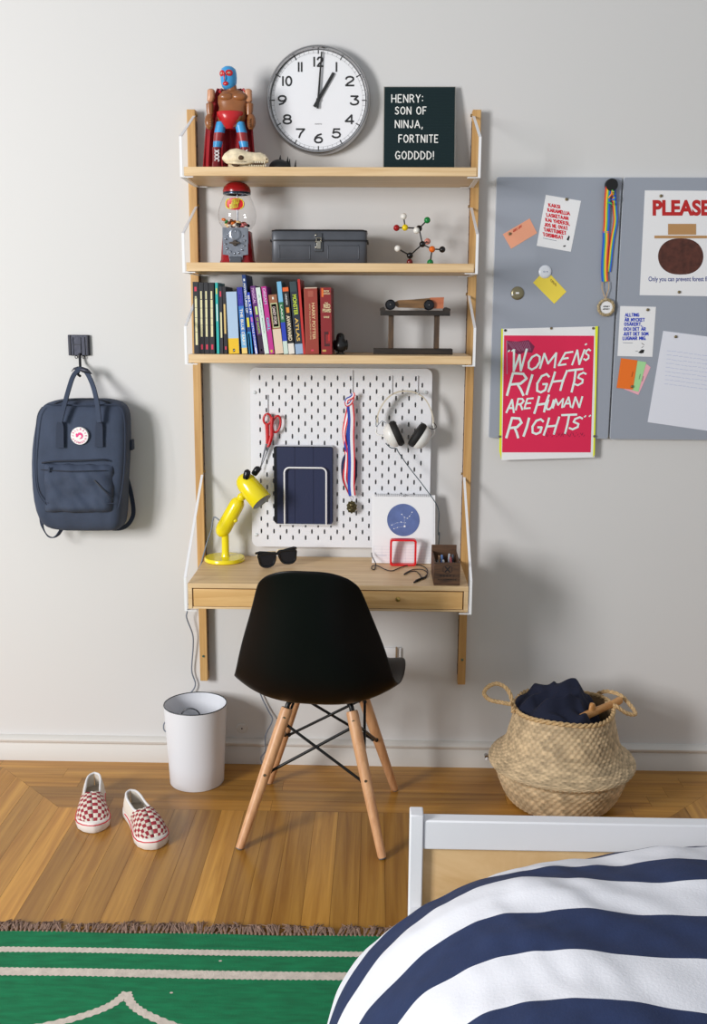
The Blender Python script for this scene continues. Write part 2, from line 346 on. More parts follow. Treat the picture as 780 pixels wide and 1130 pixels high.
# ---------------------------------------------------------------- wall-mounted shelves with desk
RB, Z1, Z2, Z3, Z4 = .2963, 1.8665, 1.6103, 1.3556, .7088
unit = thing('shelving_unit', 'wall mounted bamboo shelving unit with three shelves and a desk on white brackets', 'shelving', (0, 0, RB))
for sx in (-1, 1):
    mb = MB(); a, b = sorted((sx*.4055, sx*.43)); mb.bx(a, b, -.035, -.001, RB, RB+1.76)
    up = part('upright', mb, bamboo_z, unit, bevel=.0015)
    mb = MB(); a, b = sorted((sx*.4045, sx*.4055)); mb.bx(a, b, -.024, -.006, RB+.03, RB+1.73)
    z = RB+.06
    while z < RB+1.72: mb.cyl((sx*.4046, -.015, z), (sx*.4038, -.015, z), .004, n=10, mi=1); z += .05
    part('slotted_strip', mb, [M('strip_bronze', (96, 74, 62), .5, .3), blackink], up, smooth=False)
    mb = MB()
    for z in (RB+.085,):
        mb.cyl((sx*.4178, -.035, z), (sx*.4178, -.0375, z), .004, n=14)
    part('screw', mb, chrome, up)
def bracket(sx, z, yf, zb, dz, pz, name='bracket'):
    """a bent strip: pin on the upright, slope forward, drop, foot under the board"""
    mb = MB(); x0, x1 = sorted((sx*.4052, sx*.4125)); prof = [(-.022, pz), (yf-.003, dz), (yf-.003, zb-.003)]
    th = .0022
    for (ya, za), (yb, zb_) in zip(prof[:-1], prof[1:]):
        d = Vector((yb-ya, zb_-za)).normalized(); n = Vector((-d.y, d.x))*th/2
        vs = [Vector((x, y, zz)) for x in (x0, x1) for y, zz in ((ya+n.x, za+n.y), (ya-n.x, za-n.y), (yb-n.x, zb_-n.y), (yb+n.x, zb_+n.y))]
        mb.add(vs, [(0, 1, 2, 3), (7, 6, 5, 4), (0, 4, 5, 1), (1, 5, 6, 2), (2, 6, 7, 3), (3, 7, 4, 0)])
    a, b = sorted((sx*.377, sx*.4125))
    mb.bx(a, b, yf-.004, yf+.008, zb-.0045, zb-.0022)
    mb.bx(*sorted((sx*.3995, sx*.4125)), yf+.004, -.02, zb-.0045, zb-.0022)
    mb.bx(*sorted((sx*.375, sx*.402)), -.032, -.02, zb-.0045, zb-.0022)
    o = part(name, mb, white_metal, unit, smooth=False)
    mb = MB(); mb.cyl((sx*.400, -.022, pz), (sx*.416, -.022, pz), .0042, n=12); part('pin', mb, M('brass_pin', (168, 140, 96), .35, .8), o)
for zt in (Z1, Z2, Z3):
    mb = MB(); mb.bx(-.4025, .4025, -.25, -.0035, zt-.024, zt); part('shelf', mb, bamboo, unit, bevel=.0015)
    for sx in (-1, 1): bracket(sx, zt, -.25, zt-.024, zt+.078, zt+.176)
mb = MB()
mb.bx(-.4025, .4025, -.35, -.0035, Z4-.014, Z4)
mb.bx(-.4025, -.390, -.35, -.02, Z4-.076, Z4-.014); mb.bx(.390, .4025, -.35, -.02, Z4-.076, Z4-.014)
mb.bx(-.390, .390, -.348, -.02, Z4-.076, Z4-.070); mb.bx(-.390, .390, -.03, -.02, Z4-.070, Z4-.014)
part('desk', mb, bamboo, unit, bevel=.001)
mb = MB(); mb.bx(-.387, .387, -.3485, -.335, Z4-.0685, Z4-.017)
dr = part('drawer', mb, wood('bamboo_drawer', (205, 158, 96), (232, 190, 130), (3, 60, 60), .4), unit, bevel=.001)
mb = MB(); mb.lathe([(.0, .0), (.0035, 0), (.0035, .008), (.007, .012), (.007, .016), (0, .018)], at(439, 660, -.3485), 16, Matrix.Rotation(PI/2, 3, 'X'))
part('knob', mb, M('brass_knob', (190, 160, 90), .3, .8), dr)
for sx in (-1, 1): bracket(sx, Z4, -.35, Z4-.077, Z4+.018, Z4+.275)

# ---------------------------------------------------------------- wall clock
cx, cz = -.0445, 2.083
ck = thing('wall_clock', 'round white wall clock with black numerals and a polished chrome rim', 'clock', (cx, 0, cz-.15))
RY = Matrix.Rotation(PI/2, 3, 'X')       # lathe axis +z -> -y
mb = MB(); mb.lathe([(.12, .001), (.147, .001), (.152, .012), (.1525, .026), (.150, .037), (.147, .042), (.1435, .042), (.1415, .039), (.1400, .032), (.1398, .026)], (cx, 0, cz), 96, RY)
part('rim', mb, chrome, ck)
mb = MB(); mb.lathe([(0, .026), (.140, .026), (.140, .018), (0, .018)], (cx, 0, cz), 96, RY); part('dial', mb, M('dial_white', (240, 241, 245), .5), ck, smooth=False)
mb = MB(); fx = .1315/.133
for h in range(1, 13):
    a = PI/2-h*PI/6; r = .1055; X, Yc = r*math.cos(a), r*math.sin(a); s = str(h); hw = .0022
    if h >= 10: hw = {10: .0140, 11: .0062, 12: .0140}[h]
    if h in (2, 3, 5, 6, 8, 9, 4, 7): hw = .0128
    strokes(mb, s, X-hw+.001, X+hw-.001, Yc-.0120, Yc+.0120, .0050, gap=.36)
for k in range(60):
    a = k*PI/30; L = .0085 if k % 5 == 0 else .0065; wt = .0030 if k % 5 == 0 else .0006; r = .1365
    ribbon2(mb, [((r-L)*math.cos(a), (r-L)*math.sin(a)), (r*math.cos(a), r*math.sin(a))], wt)
for k in range(96):
    a, b = 2*PI*k/96, 2*PI*(k+1)/96
    for r, wt in ((.1385, .0018), (.1300, .0004)): ribbon2(mb, [(r*math.cos(a), r*math.sin(a)), (r*math.cos(b), r*math.sin(b))], wt)
strokes(mb, 'QUARTZ', -.010, .010, -.067, -.0642, .0005)
mb.v = [p+Vector((cx, cz, 0)) for p in mb.v]; part('numerals', wallmb(mb, -.0265), blackink, ck, smooth=False)
def hand(a, L, back, w0, w1, z):
    mb = MB(); mb.prism([(-w0/2, -back), (w0/2, -back), (w1/2, L), (-w1/2, L)], 'xz', -z, -z-.0012)
    R = Matrix.Rotation(a, 4, 'Y'); mb.xf(Matrix.Translation((cx, 0, cz))@R); return mb
part('hour_hand', hand(math.radians(31), .087, .022, .0092, .0086, .030), blackink, ck, smooth=False)
part('minute_hand', hand(math.radians(4.5), .132, .024, .0066, .0044, .0325), blackink, ck, smooth=False)
mb = MB(); mb.cyl((cx, -.026, cz), (cx, -.0345, cz), .0060, n=20); part('hub', mb, blackink, ck)
mb = MB(); mb.lathe([(0, .0405), (.06, .0400), (.11, .0390), (.142, .0372)], (cx, 0, cz), 64, RY); part('glass', mb, glass('clock_glass', edge=.3), ck)

# ---------------------------------------------------------------- letter board leaning on the top shelf
LB = thing('letter_board', 'dark green felt letter board with white letters leaning on the wall on the top shelf', 'letter board', (.25, -.1, Z1))
def lean(mb, x0, z0=0):                   # board frame: x right, y up the board, z out
    th = math.radians(11); Y = Vector((0, math.sin(th), math.cos(th))); X = Vector((1, 0, 0)); O = Vector((x0, -.068, Z1+.0036))
    mb.v = [O+X*p.x+Y*p.y+Vector((0, -math.cos(th), math.sin(th)))*p.z for p in mb.v]; return mb
W_, H_ = .205, .255; BX = .148
mb = MB(); mb.bx(-.0025, W_+.0025, 0, H_+.0025, -.012, 0)
part('frame', lean(mb, BX), M('frame_silver', (176, 172, 164), .5), LB, smooth=False)
mb = MB(); mb.bx(0.0, W_, 0.0, H_, 0, .002)
k = 0
while k < 62: y = .004+k*.004; mb.bx(.002, W_-.002, y, y+.0024, .002, .0030); k += 1
part('felt', lean(mb, BX), M('felt_green', (14, 38, 42), .95), LB, smooth=False)
mb = MB()
for s, a, b, t, u in (('HENRY:', 432.6, 467.5, 98.6, 106.8), ('SON OF', 436.7, 471.5, 111.8, 119.6), ('NINJA,', 436.9, 467.5, 126.3, 134.2), ('FORTNITE', 441, 485, 142, 150), ('GODDDD!', 437.5, 480.5, 159.8, 168)):
    X0 = (a-424.2)/79.6*W_; X1 = (b-424.2)/79.6*W_; Yt = H_-(t-90)/94.5*H_; Yb = H_-(u-90)/94.5*H_
    strokes(mb, s, X0, X1, Yb, Yt, .0030, gap=.34, z=.0036)
part('lettering', lean(mb, BX), M('letter_white', (240, 240, 236), .5), LB, smooth=False)

# ---------------------------------------------------------------- masked wrestler figure
sk = M('painted_skin', (142, 88, 50), .28, var=.15, vscale=30); skl = M('painted_skin_light', (196, 140, 104), .3)
blu = M('figure_blue', (62, 156, 216), .35); redf = M('figure_red', (190, 34, 40), .25); fcl = M('cape_red', (150, 12, 26), .7, bump=.3, bscale=30)
FG = thing('wrestler_figure', 'toy wrestler figure in blue and red mask, red trunks and red cape', 'toy figure', (-.286, -.12, Z1))
def FP(px, py, y=-.12): return at(px, py, y)
mb = MB()  # torso
tor = [(256.5, 99, 8, 6), (256.5, 101, 22, 8), (256.5, 107, 31, 10.5), (256.5, 114, 31, 12), (256.5, 119, 28, 11), (256, 124, 29, 13), (255.5, 130, 30, 14), (255, 136, 27, 13), (255, 141, 21, 11)]
S_ = 1/372.
def ringx(px, py, wpx, dpx, y=-.12, n=24, pw=.85): c = FP(px, py, y); return MB().ring(c, (1, 0, 0), (0, 1, 0), wpx/2*S_, dpx/2*S_*1.3, n, pw)
mb.loft([ringx(*t) for t in tor])
for sx in (-1, 1): mb.ell(FP(256.5+sx*7, 106.5, -.137), (.020, .008, .011), 16, 10)
mb.ell(FP(256, 129, -.137), (.028, .012, .020), 18, 12)
part('torso', mb, sk, FG)
mb = MB(); mb.loft([ringx(*t) for t in ((255.5, 92, 9, 9), (256, 97, 10, 9), (256.5, 101, 13, 9))]); part('neck', mb, sk, FG)
hd = MB(); hR = Matrix.Rotation(math.radians(-16), 3, 'Z')
hc = FP(252.3, 86.2, -.124); HS = 1.13
prof = [(.0, .0275), (.010, .0262), (.017, .021), (.0195, .012), (.0200, .0), (.019, -.012), (.0165, -.021), (.011, -.0265), (0, -.028)]
rings = [[hc+hR@Vector((r*HS*math.cos(2*PI*j/28), r*HS*1.12*math.sin(2*PI*j/28), z*HS)) for j in range(28)] for r, z in prof]
hd.loft(rings, False); hd.ell(hc+hR@Vector((0, -.0252, -.004)), (.005, .006, .010), 12, 8)
head = part('mask', hd, blu, FG)
mb = MB()
def onface(a, z, rr=.0208): v = Vector((rr*HS*math.sin(a), -rr*HS*1.12*math.cos(a), z*HS)); return hc+hR@v
for sx in (-1, 1):
    c = onface(sx*.52, .008, .0196); R3 = hR@Matrix.Rotation(sx*.5, 3, 'Z'); mb.ell(c, (.0108, .0022, .0088), 16, 8, R3)
mb.ell(onface(0, -.0165, .0178), (.0085, .004, .0060), 16, 8, hR); mb.ell(onface(.0, .000, .0235), (.0022, .002, .013), 10, 8, hR)
part('mask_trim', mb, redf, head)
mb = MB()
for sx in (-1, 1): mb.ell(onface(sx*.52, .008, .0208), (.0042, .0012, .0028), 12, 8, hR@Matrix.Rotation(sx*.5, 3, 'Z'), mi=0); mb.ell(onface(sx*.52, .008, .0216), (.0016, .0010, .0019), 10, 6, hR@Matrix.Rotation(sx*.5, 3, 'Z'), mi=1)
part('eye', mb, [M('eye_white', (215, 220, 190), .3), blackink], head)
mb = MB(); mb.loft([ringx(*t) for t in ((254.5, 123.5, 28.5, 15), (254.5, 127, 27, 16), (254.5, 132, 20, 15), (254.2, 137, 14, 14), (254.2, 142.5, 8, 9))], pw) if False else mb.loft([ringx(*t) for t in ((254.5, 124.5, 29.5, 19.5), (254.5, 127.5, 29, 21), (254.5, 132.5, 24.5, 20), (254.2, 138, 17, 17), (254.2, 143, 9, 10))])
part('trunks', mb, redf, FG)
for sx, top, el, wr in ((-1, (233, 99), (231.5, 115), (231, 130)), (1, (274, 99), (275.5, 115), (277, 131))):
    mb = MB(); x, y_ = Vector((1, 0, 0)), Vector((0, 1, 0))
    mb.loft([mb.ring(FP(px, py, -.12), x, y_, wpx/2*S_, dpx/2*S_, 16, .7) for px, py, wpx, dpx in ((top[0], top[1]-.5, 5, 6), (top[0], top[1]+1, 7.6, 9), (top[0], top[1]+8, 8, 9), (top[0]+sx*.8, top[1]+12.5, 6.8, 8), (top[0]+sx*.8, top[1]+14, 4, 5))])
    part('upper_arm', mb, skl, FG)
    mb = MB(); mb.loft([mb.ring(FP(px, py, -.123), x, y_, wpx/2*S_, dpx/2*S_, 16, .8) for px, py, wpx, dpx in ((el[0], el[1]-1.5, 5, 5), (el[0], el[1], 7.8, 8), (el[0]-sx*.2, el[1]+8, 7.4, 8), (el[0]-sx*.5, el[1]+12, 6, 7))])
    fa = part('forearm', mb, sk, FG)
    mb = MB(); hx = wr[0]-sx*.8+sx*.6; mb.loft([mb.ring(FP(px, py, -.127), x, y_, wpx/2*S_, dpx/2*S_, 16, .85) for px, py, wpx, dpx in ((hx, 126.5, 6, 6), (hx+sx*.4, 130, 8.6, 10), (hx+sx*.6, 135, 9.2, 12), (hx+sx*.2, 140, 7.6, 11), (hx, 143, 4, 7))])
    for q in range(4): mb.ell(FP(hx-sx*1.5+sx*.2, 132+q*2.4, -.142), (.0045, .006, .0034), 10, 8)
    part('hand', mb, sk, FG)
    lx = (243.0, 237.5) if sx < 0 else (264.5, 271)
    xx = (243.5, 242.0, 240.5, 239.5) if sx < 0 else (265, 267, 268.5, 270)
    mb = MB(); pts = [(xx[0], 135, 9, 11), (xx[0], 139, 11, 12), (xx[1], 147, 11, 12), (xx[1]-.2, 147.01, 11.2, 12), (xx[2], 156.5, 10, 11), (xx[2], 156.6, 10, 11), (xx[3], 164.5, 8.5, 10)]
    R_ = [MB().ring(FP(a, b, -.125), x, y_, c/2*S_, d/2*S_, 18, .95) for a, b, c, d in pts]
    for i in range(len(R_)-1): mb.loft([R_[i], R_[i+1]], i in (0, 5), mi=1 if i == 3 else 0)
    part('leg', mb, [blu, M('leg_band', (150, 42, 46), .4)], FG)
    bx0 = 239.3 if sx < 0 else 270.5
    mb = MB(); mb.loft([mb.ring(FP(a, b, yy), x, y_, c/2*S_, d/2*S_, 18, .8) for a, b, c, d, yy in ((bx0, 163, 9.5, 11, -.125), (bx0-sx*0, 170, 9, 11, -.125), (bx0, 177, 9, 12, -.127), (bx0, 183.5, 9.5, 20, -.137), (bx0, 188.2, 9.5, 22, -.139))])
    bt = part('boot', mb, M('boot_red', (128, 20, 26), .3), FG)
    mb = MB()
    for q in range(4):
        yq = 167+q*4
        for e in (-1, 1): mb.tube([FP(bx0-e*2.6, yq-1.6, -.1435-.0012*q), FP(bx0+e*2.6, yq+1.6, -.1435-.0012*q)], .0016, 6)
    part('laces', mb, paper, bt)
mb = MB(); rows = []
for i in range(15):
    t = i/14; py = 98.5+t*88.5; hw = 13+ (22.5-13)*min(1, t*2.2)**.8 + t*6.5; row = []
    for j in range(33):
        s = j/16-1; c = FP(253.5+(-.5+3*t)*0+s*hw, py, -.088+.0065*math.sin(j*1.35+.6*math.sin(t*3))*(.25+t)); row.append(c-Vector((0, .012*abs(s)**3*(1-.2*t), 0)))
    rows.append(row)
n = 33; mb.add([p for r in rows for p in r], [(i*n+j, i*n+j+1, (i+1)*n+j+1, (i+1)*n+j) for i in range(14) for j in range(n-1)])
part('cape', mb, fcl, FG, solid=.0022, angle=80)
mb = MB()
for sx in (-1, 1): mb.tube([FP(256.5+sx*10, 100, -.098), FP(256.5+sx*12.3, 98.6, -.113), FP(256.5+sx*14, 101.5, -.125)], .0035, 8)
part('cape_strap', mb, redf, FG)

# ---------------------------------------------------------------- small animal skull
bone = M('bone', (226, 210, 178), .5, var=.25, vscale=60, bump=.3, bscale=120); bonedk = M('bone_dark', (74, 50, 28), .8)
sx0, sz0 = -.307, Z1
SKL = thing('animal_skull', 'small cream animal skull with teeth lying in front of the wrestler figure', 'skull', (-.24, -.2, Z1))
mb = MB()
sec = [(-.303, .025, .004, .003), (-.296, .026, .012, .012), (-.280, .028, .021, .021), (-.262, .0285, .024, .0235), (-.245, .0275, .020, .021), (-.228, .0250, .015, .0175), (-.212, .0240, .013, .0165), (-.196, .0255, .012, .0155), (-.183, .0235, .010, .012), (-.174, .019, .006, .005)]
mb.loft([mb.ring((a, -.2, Z1+.006+b*.92), (0, 1, 0), (0, 0, 1), c, d, 18) for a, b, c, d in sec])
for sy in (-1, 1): mb.tube(smooth_path([(-.288, -.2+sy*.018, Z1+.016), (-.262, -.2+sy*.031, Z1+.013), (-.238, -.2+sy*.028, Z1+.012), (-.216, -.2+sy*.014, Z1+.018)], 4), .0035, 8)
mb.loft([mb.ring((a, -.2, Z1+b), (0, 1, 0), (0, 0, 1), c, d, 14) for a, b, c, d in ((-.285, .008, .012, .007), (-.26, .006, .016, .005), (-.22, .0055, .012, .005), (-.185, .008, .007, .005))])
part('cranium', mb, bone, SKL)
mb = MB(); mb.ell((-.249, -.2-.0195, Z1+.0285), (.0085, .0035, .0065), 14, 8); mb.ell((-.262, -.2-.023, Z1+.010), (.012, .004, .006), 12, 8); mb.ell((-.236, -.2-.0165, Z1+.014), (.006, .004, .005), 12, 8); mb.ell((-.179, -.2-.006, Z1+.026), (.003, .003, .003), 10, 6)
mb.ell((-.205, -.2-.0145, Z1+.0125), (.022, .003, .0025), 12, 8)
part('socket', mb, bonedk, SKL)
mb = MB()
for i in range(8):
    x = -.228+i*.0063; mb.cyl((x, -.2165+i*.0008, Z1+.019), (x, -.2170+i*.0008, Z1+.011), .0022, .0003, 7); mb.cyl((x+.003, -.2155+i*.0008, Z1+.007), (x+.003, -.2160+i*.0008, Z1+.014), .0019, .0003, 7)
part('teeth', mb, M('tooth', (236, 228, 206), .3), SKL)
# ---------------------------------------------------------------- small black spiked toy
SP = thing('spiked_toy', 'small black rounded toy with pointed spikes beside the animal skull', 'toy', (-.148, -.15, Z1))
mb = MB(); mb.ell((-.148, -.15, Z1+.012), (.030, .022, .022), 22, 14); mb.v = [Vector((p.x, p.y, max(p.z, Z1+.0005))) for p in mb.v]
part('body', mb, black, SP)
mb = MB()
for x, z, h in ((-.146, .030, .016), (-.125, .022, .020), (-.163, .026, .006)): mb.cyl((x, -.15, Z1+z), (x+.001, -.15, Z1+z+h), .0045, .0004, 10)
mb.cyl((-.121, -.152, Z1+.01), (-.118, -.152, Z1+.036), .006, .0006, 10)
part('spike', mb, black, SP)
mb = MB(); mb.ell((-.102, -.17, Z1+.005), (.006, .006, .005), 12, 8); mb.cyl((-.102, -.17, Z1+.004), (-.100, -.17, Z1+.030), .0042, .0005, 10)
single('spiked_piece', mb, black, 'tiny single black spike standing right of the black spiked toy', 'toy piece', (-.102, -.17, Z1))

# ---------------------------------------------------------------- sweet dispenser
GB = thing('sweet_dispenser', 'small red sweet dispenser with a clear glass globe and chrome front on the middle shelf', 'dispenser', (-.274, -.12, Z2))
gx, gy = -.2745, -.12
redp = M('dispenser_red', (150, 16, 24), .22)
mb = MB()
def sq(cx, cy, z, hx, hy, n=24, pw=.45): return MB().ring((cx, cy, z), (1, 0, 0), (0, 1, 0), hx, hy, n, pw)
mb.loft([sq(gx, gy, z, a, a, 32, .55) for z, a in ((Z2+.0005, .0500), (Z2+.008, .0500), (Z2+.012, .0475), (Z2+.070, .0425), (Z2+.092, .0410), (Z2+.095, .036))])
part('base', mb, redp, GB)
galv = M('cast_chrome', (150, 155, 165), .28, .9, bump=.4, bscale=90)
mb = MB(); mb.prism([(gx-.0345, Z2+.028), (gx-.018, Z2+.026), (gx-.016, Z2+.014), (gx+.018, Z2+.014), (gx+.020, Z2+.026), (gx+.0345, Z2+.028), (gx+.034, Z2+.099), (gx-.034, Z2+.099)], 'xz', gy-.052, gy-.036)
pl = part('front_plate', mb, galv, GB, bevel=.002)
mb = MB()
for i in range(14):
    a = PI*.62+2*PI*i/14; mb.ell((gx+.026*math.cos(a)*1.06, gy-.0525, Z2+.060+.031*math.sin(a)), (.0045, .0028, .0026), 10, 6, Matrix.Rotation(-a, 3, 'Y'))
mb.lathe([(0, 0), (.0165, 0), (.0165, .003), (.0125, .004), (.0125, .002), (0, .002)], (gx+.0005, gy-.052, Z2+.082), 28, RY)
part('relief', mb, galv, pl)
mb = MB(); mb.cyl((gx, gy-.052, Z2+.058), (gx, gy-.064, Z2+.058), .009, .007, 18); mb.bx(gx-.015, gx+.015, gy-.069, gy-.062, Z2+.0555, Z2+.0605)
part('crank', mb, M('crank_metal', (110, 100, 92), .3, 1), pl, bevel=.001)
mb = MB(); mb.bx(gx-.017, gx+.018, gy-.058, gy-.046, Z2+.002, Z2+.020); part('chute', mb, M('chute_grey', (92, 96, 104), .35, .8), GB, bevel=.002)
zg = Z2+.097
mb = MB(); mb.lathe([(.030, 0), (.040, .004), (.052, .020), (.0555, .038), (.054, .055), (.047, .078), (.038, .096), (.033, .104)], (gx, gy, zg), 56); part('globe', mb, glass('globe_glass', (.95, .95, .95), .55), GB)
mb = MB(); mb.cyl((gx+.001, gy, zg), (gx+.001, gy, zg+.104), .0022, n=10); part('rod', mb, steel, GB)
mb = MB(); mb.lathe([(.031, .099), (.0395, .100), (.0400, .105), (.0385, .108)], (gx, gy, zg), 48); part('collar', mb, M('collar_dark', (44, 58, 74), .25, .6), GB)
mb = MB(); mb.lathe([(.0395, .105), (.0405, .110), (.037, .121), (.026, .131), (.012, .1345), (0, .135)], (gx, gy, zg), 48); lid = part('lid', mb, redp, GB)
def globe_pt(a, h): return None
mb = MB()   # oval label on the globe front
def lab(mb, rx, rz, dx=0, dz=0, off=0, mi=0, n=36, ex=2.4):
    vs = []
    for i in range(n):
        a = 2*PI*i/n; c_, s_ = math.cos(a), math.sin(a); x = dx+rx*math.copysign(abs(c_)**(2/ex), c_); z = dz+rz*math.copysign(abs(s_)**(2/ex), s_); vs.append((gx+x, gy-.0525-off+ (x*x)*9.5, zg+.069+z))
    mb.add(vs+[(gx+dx, gy-.0525-off, zg+.069+dz)], [(i, (i+1) % n, n) for i in range(n)], mi)
lab(mb, .0275, .0165, mi=0); lb = part('label', mb, M('label_red', (214, 26, 40), .4), GB)
for sx in (-1, 1):
    mb = MB(); P = [(gx+sx*x, gy-.0532+x*x*9.5, zg+.069+z) for x, z in ((.014, .0135), (.021, .0115), (.0245, .0045), (.0245, -.0045), (.021, -.0105), (.016, -.0130))]; mb.tube(smooth_path(P, 3), .0014, 6)
    part('label_border', mb, M('label_yellow', (238, 226, 34), .4), lb)
mb = MB(); strokes(mb, 'JELLY', -.008, .014, .000, .0105, .0030, rise=.22); strokes(mb, 'BELLY', -.013, .010, -.013, -.0025, .0030, rise=.22)
mb.v = [Vector((gx+p.x, gy-.0537+p.x**2*9.5, zg+.069+p.y)) for p in mb.v]; part('lettering', mb, M('label_lime', (226, 232, 40), .4), lb, smooth=False)
mb = MB(); strokes(mb, 'JELLY', -.008, .014, .000, .0105, .0008, rise=.22); strokes(mb, 'BELLY', -.013, .010, -.013, -.0025, .0008, rise=.22)
mb.v = [Vector((gx+p.x, gy-.0543+p.x**2*9.5, zg+.069+p.y)) for p in mb.v]; part('lettering_outline', mb, M('label_ink', (170, 30, 40), .4), lb, smooth=False)
cand = {'orange': (222, 110, 30), 'green': (20, 120, 50), 'brown': (110, 50, 24), 'white': (236, 226, 208), 'pink': (214, 120, 120), 'black': (24, 22, 26), 'cream': (238, 206, 150)}
protos = {}
lay = [('orange', -.044, .026, -.012), ('green', -.034, .019, -.022), ('brown', -.022, .016, -.03), ('orange', -.012, .015, -.028), ('brown', -.016, .022, -.018), ('white', -.022, .010, -.022), ('cream', -.030, .008, -.012), ('white', -.006, .009, -.028), ('black', .004, .012, -.024), ('cream', .006, .018, -.018), ('black', .012, .009, -.028), ('pink', .014, .008, -.025), ('pink', .022, .010, -.026), ('brown', .018, .014, -.018), ('pink', .030, .012, -.018), ('black', .036, .010, -.008), ('orange', -.008, .020, -.010), ('pink', .024, .016, -.010), ('cream', -.036, .014, .004), ('white', .008, .006, -.008), ('brown', -.016, .007, .008), ('pink', .016, .007, .012)]
for i, (cn, x, z, y) in enumerate(lay):
    if cn not in protos:
        mb = MB(); mb.ell((0, 0, 0), (.0072, .0045, .0044), 14, 8, pw=1)
        o = part('jelly_bean', mb, M('bean_'+cn, cand[cn], .2), None, True); protos[cn] = o
    else: o = protos[cn].copy(); COL.objects.link(o)
    o.location = (gx+x*.86, gy+y*.86, zg+z+.0035); o.rotation_euler = (0, random.uniform(-.6, .6), random.uniform(-.9, .9))
    tag(o, f'{cn} jelly bean lying at the bottom of the glass globe', 'sweet', f'{cn} jelly beans in the globe')

# ---------------------------------------------------------------- metal toolbox
TB = thing('toolbox', 'dark grey metal toolbox with a nickel latch on the middle shelf', 'toolbox', (-.034, -.12, Z2))
tbm = M('toolbox_paint', (80, 83, 90), .42, .3, var=.12, vscale=14, bump=.15, bscale=30); tbe = M('toolbox_edge', (30, 30, 34), .5, .3)
tx0, tx1, ty0, ty1 = -.170, .1025, -.185, -.045
mb = MB(); rr = lambda z, e=0: MB().ring(((tx0+tx1)/2, (ty0+ty1)/2, z), (1, 0, 0), (0, 1, 0), (tx1-tx0)/2+e, (ty1-ty0)/2+e, 64, .13)
mb.loft([rr(Z2+.0005, -.002), rr(Z2+.003), rr(Z2+.064)]); bd = part('body', mb, tbm, TB, angle=60)
for a, b in ((tx0+.022, tx0+.112), (tx1-.112, tx1-.022)):
    mb = MB()
    for x0, x1, z0, z1 in ((a, b, .050, .053), (a, b, .012, .015), (a, a+.003, .012, .053), (b-.003, b, .012, .053)): mb.bx(x0, x1, ty0-.0012, ty0+.002, Z2+z0, Z2+z1)
    part('embossed_frame', mb, tbm, bd, bevel=.001)
mb = MB(); mb.loft([rr(Z2+.066), rr(Z2+.088), rr(Z2+.094, -.003), rr(Z2+.0965, -.009)]); ld = part('lid', mb, tbm, TB, angle=60)
mb = MB(); mb.loft([rr(Z2+.0632, .0), rr(Z2+.0632, .0042), rr(Z2+.0672, .0042), rr(Z2+.0672, 0)], False); part('rim', mb, tbe, TB)
mb = MB(); mb.tube([p for p in rr(Z2+.0925, -.001)], .0016, 6, closed=True); part('edge_bead', mb, tbe, ld)
mb = MB(); lx = -.0345; mb.bx(lx-.012, lx+.012, ty0-.004, ty0+.001, Z2+.034, Z2+.062, 0); mb.bx(lx-.012, lx+.010, ty0-.004, ty0+.001, Z2+.0675, Z2+.086, 0)
lt = part('latch', mb, M('latch_grey', (92, 94, 98), .35, .8), TB, bevel=.001)
mb = MB(); mb.bx(lx-.005, lx+.006, ty0-.0085, ty0-.003, Z2+.042, Z2+.062); mb.tube([(lx-.006, ty0-.006, Z2+.060), (lx-.006, ty0-.008, Z2+.072), (lx+.007, ty0-.008, Z2+.072), (lx+.007, ty0-.006, Z2+.060)], .0017, 8); mb.cyl((lx-.009, ty0-.006, Z2+.062), (lx+.009, ty0-.006, Z2+.062), .0024, n=10)
for q in ((-.008, .080), (-.008, .046)): mb.ell((lx+q[0], ty0-.005, Z2+q[1]), .0028, 10, 6)
part('hasp', mb, M('nickel', (196, 190, 176), .2, 1), lt, bevel=.0006)

# ---------------------------------------------------------------- molecule model
MM = thing('molecule_model', 'ball and stick molecule model in many colours on the middle shelf', 'molecule model', (.257, -.12, Z2))
acol = {'white': (236, 234, 228), 'red': (160, 16, 22), 'yellow': (236, 206, 20), 'green': (14, 128, 60), 'black': (16, 16, 18), 'coral': (206, 132, 118), 'orange': (226, 106, 24), 'darkred': (110, 22, 24)}
aM = {k: M('atom_'+k, c, .18) for k, c in acol.items()}
def A(x, y, dep=-.12): p = at(425+x*75/780, 225+y*75/780, dep); return p
at_ = {'w1': (A(211, 143), 'white'), 'r': (A(130, 275), 'red'), 'y': (A(228, 272), 'yellow'), 'b1': (A(388, 282, -.115), 'black'), 'w2': (A(358, 305, -.15), 'white'), 'g1': (A(482, 187), 'green'), 'b2': (A(427, 462), 'black'), 'co': (A(485, 430, -.075), 'coral'),
       'o': (A(538, 520, -.135), 'orange'), 'b3': (A(655, 523), 'black'), 'g2': (A(516, 664, -.12), 'green'), 'b4': (A(283, 592), 'black'), 'w3': (A(142, 512), 'white'), 'dr': (A(282, 664, -.13), 'darkred')}
for k in ('g2', 'dr'): at_[k][0].z = Z2+.0092
for k, (p, c) in at_.items():
    mb = MB(); mb.ell(p, .0092, 20, 12); part('atom', mb, aM[c], MM)
for a, b in (('w1', 'y'), ('r', 'y'), ('y', 'b1'), ('b1', 'w2'), ('b1', 'g1'), ('b1', 'b2'), ('b2', 'co'), ('b2', 'o'), ('o', 'b3'), ('o', 'g2'), ('b2', 'b4'), ('b4', 'w3'), ('b4', 'dr')):
    mb = MB(); mb.cyl(at_[a][0], at_[b][0], .0021, n=10); part('bond', mb, black, MM)

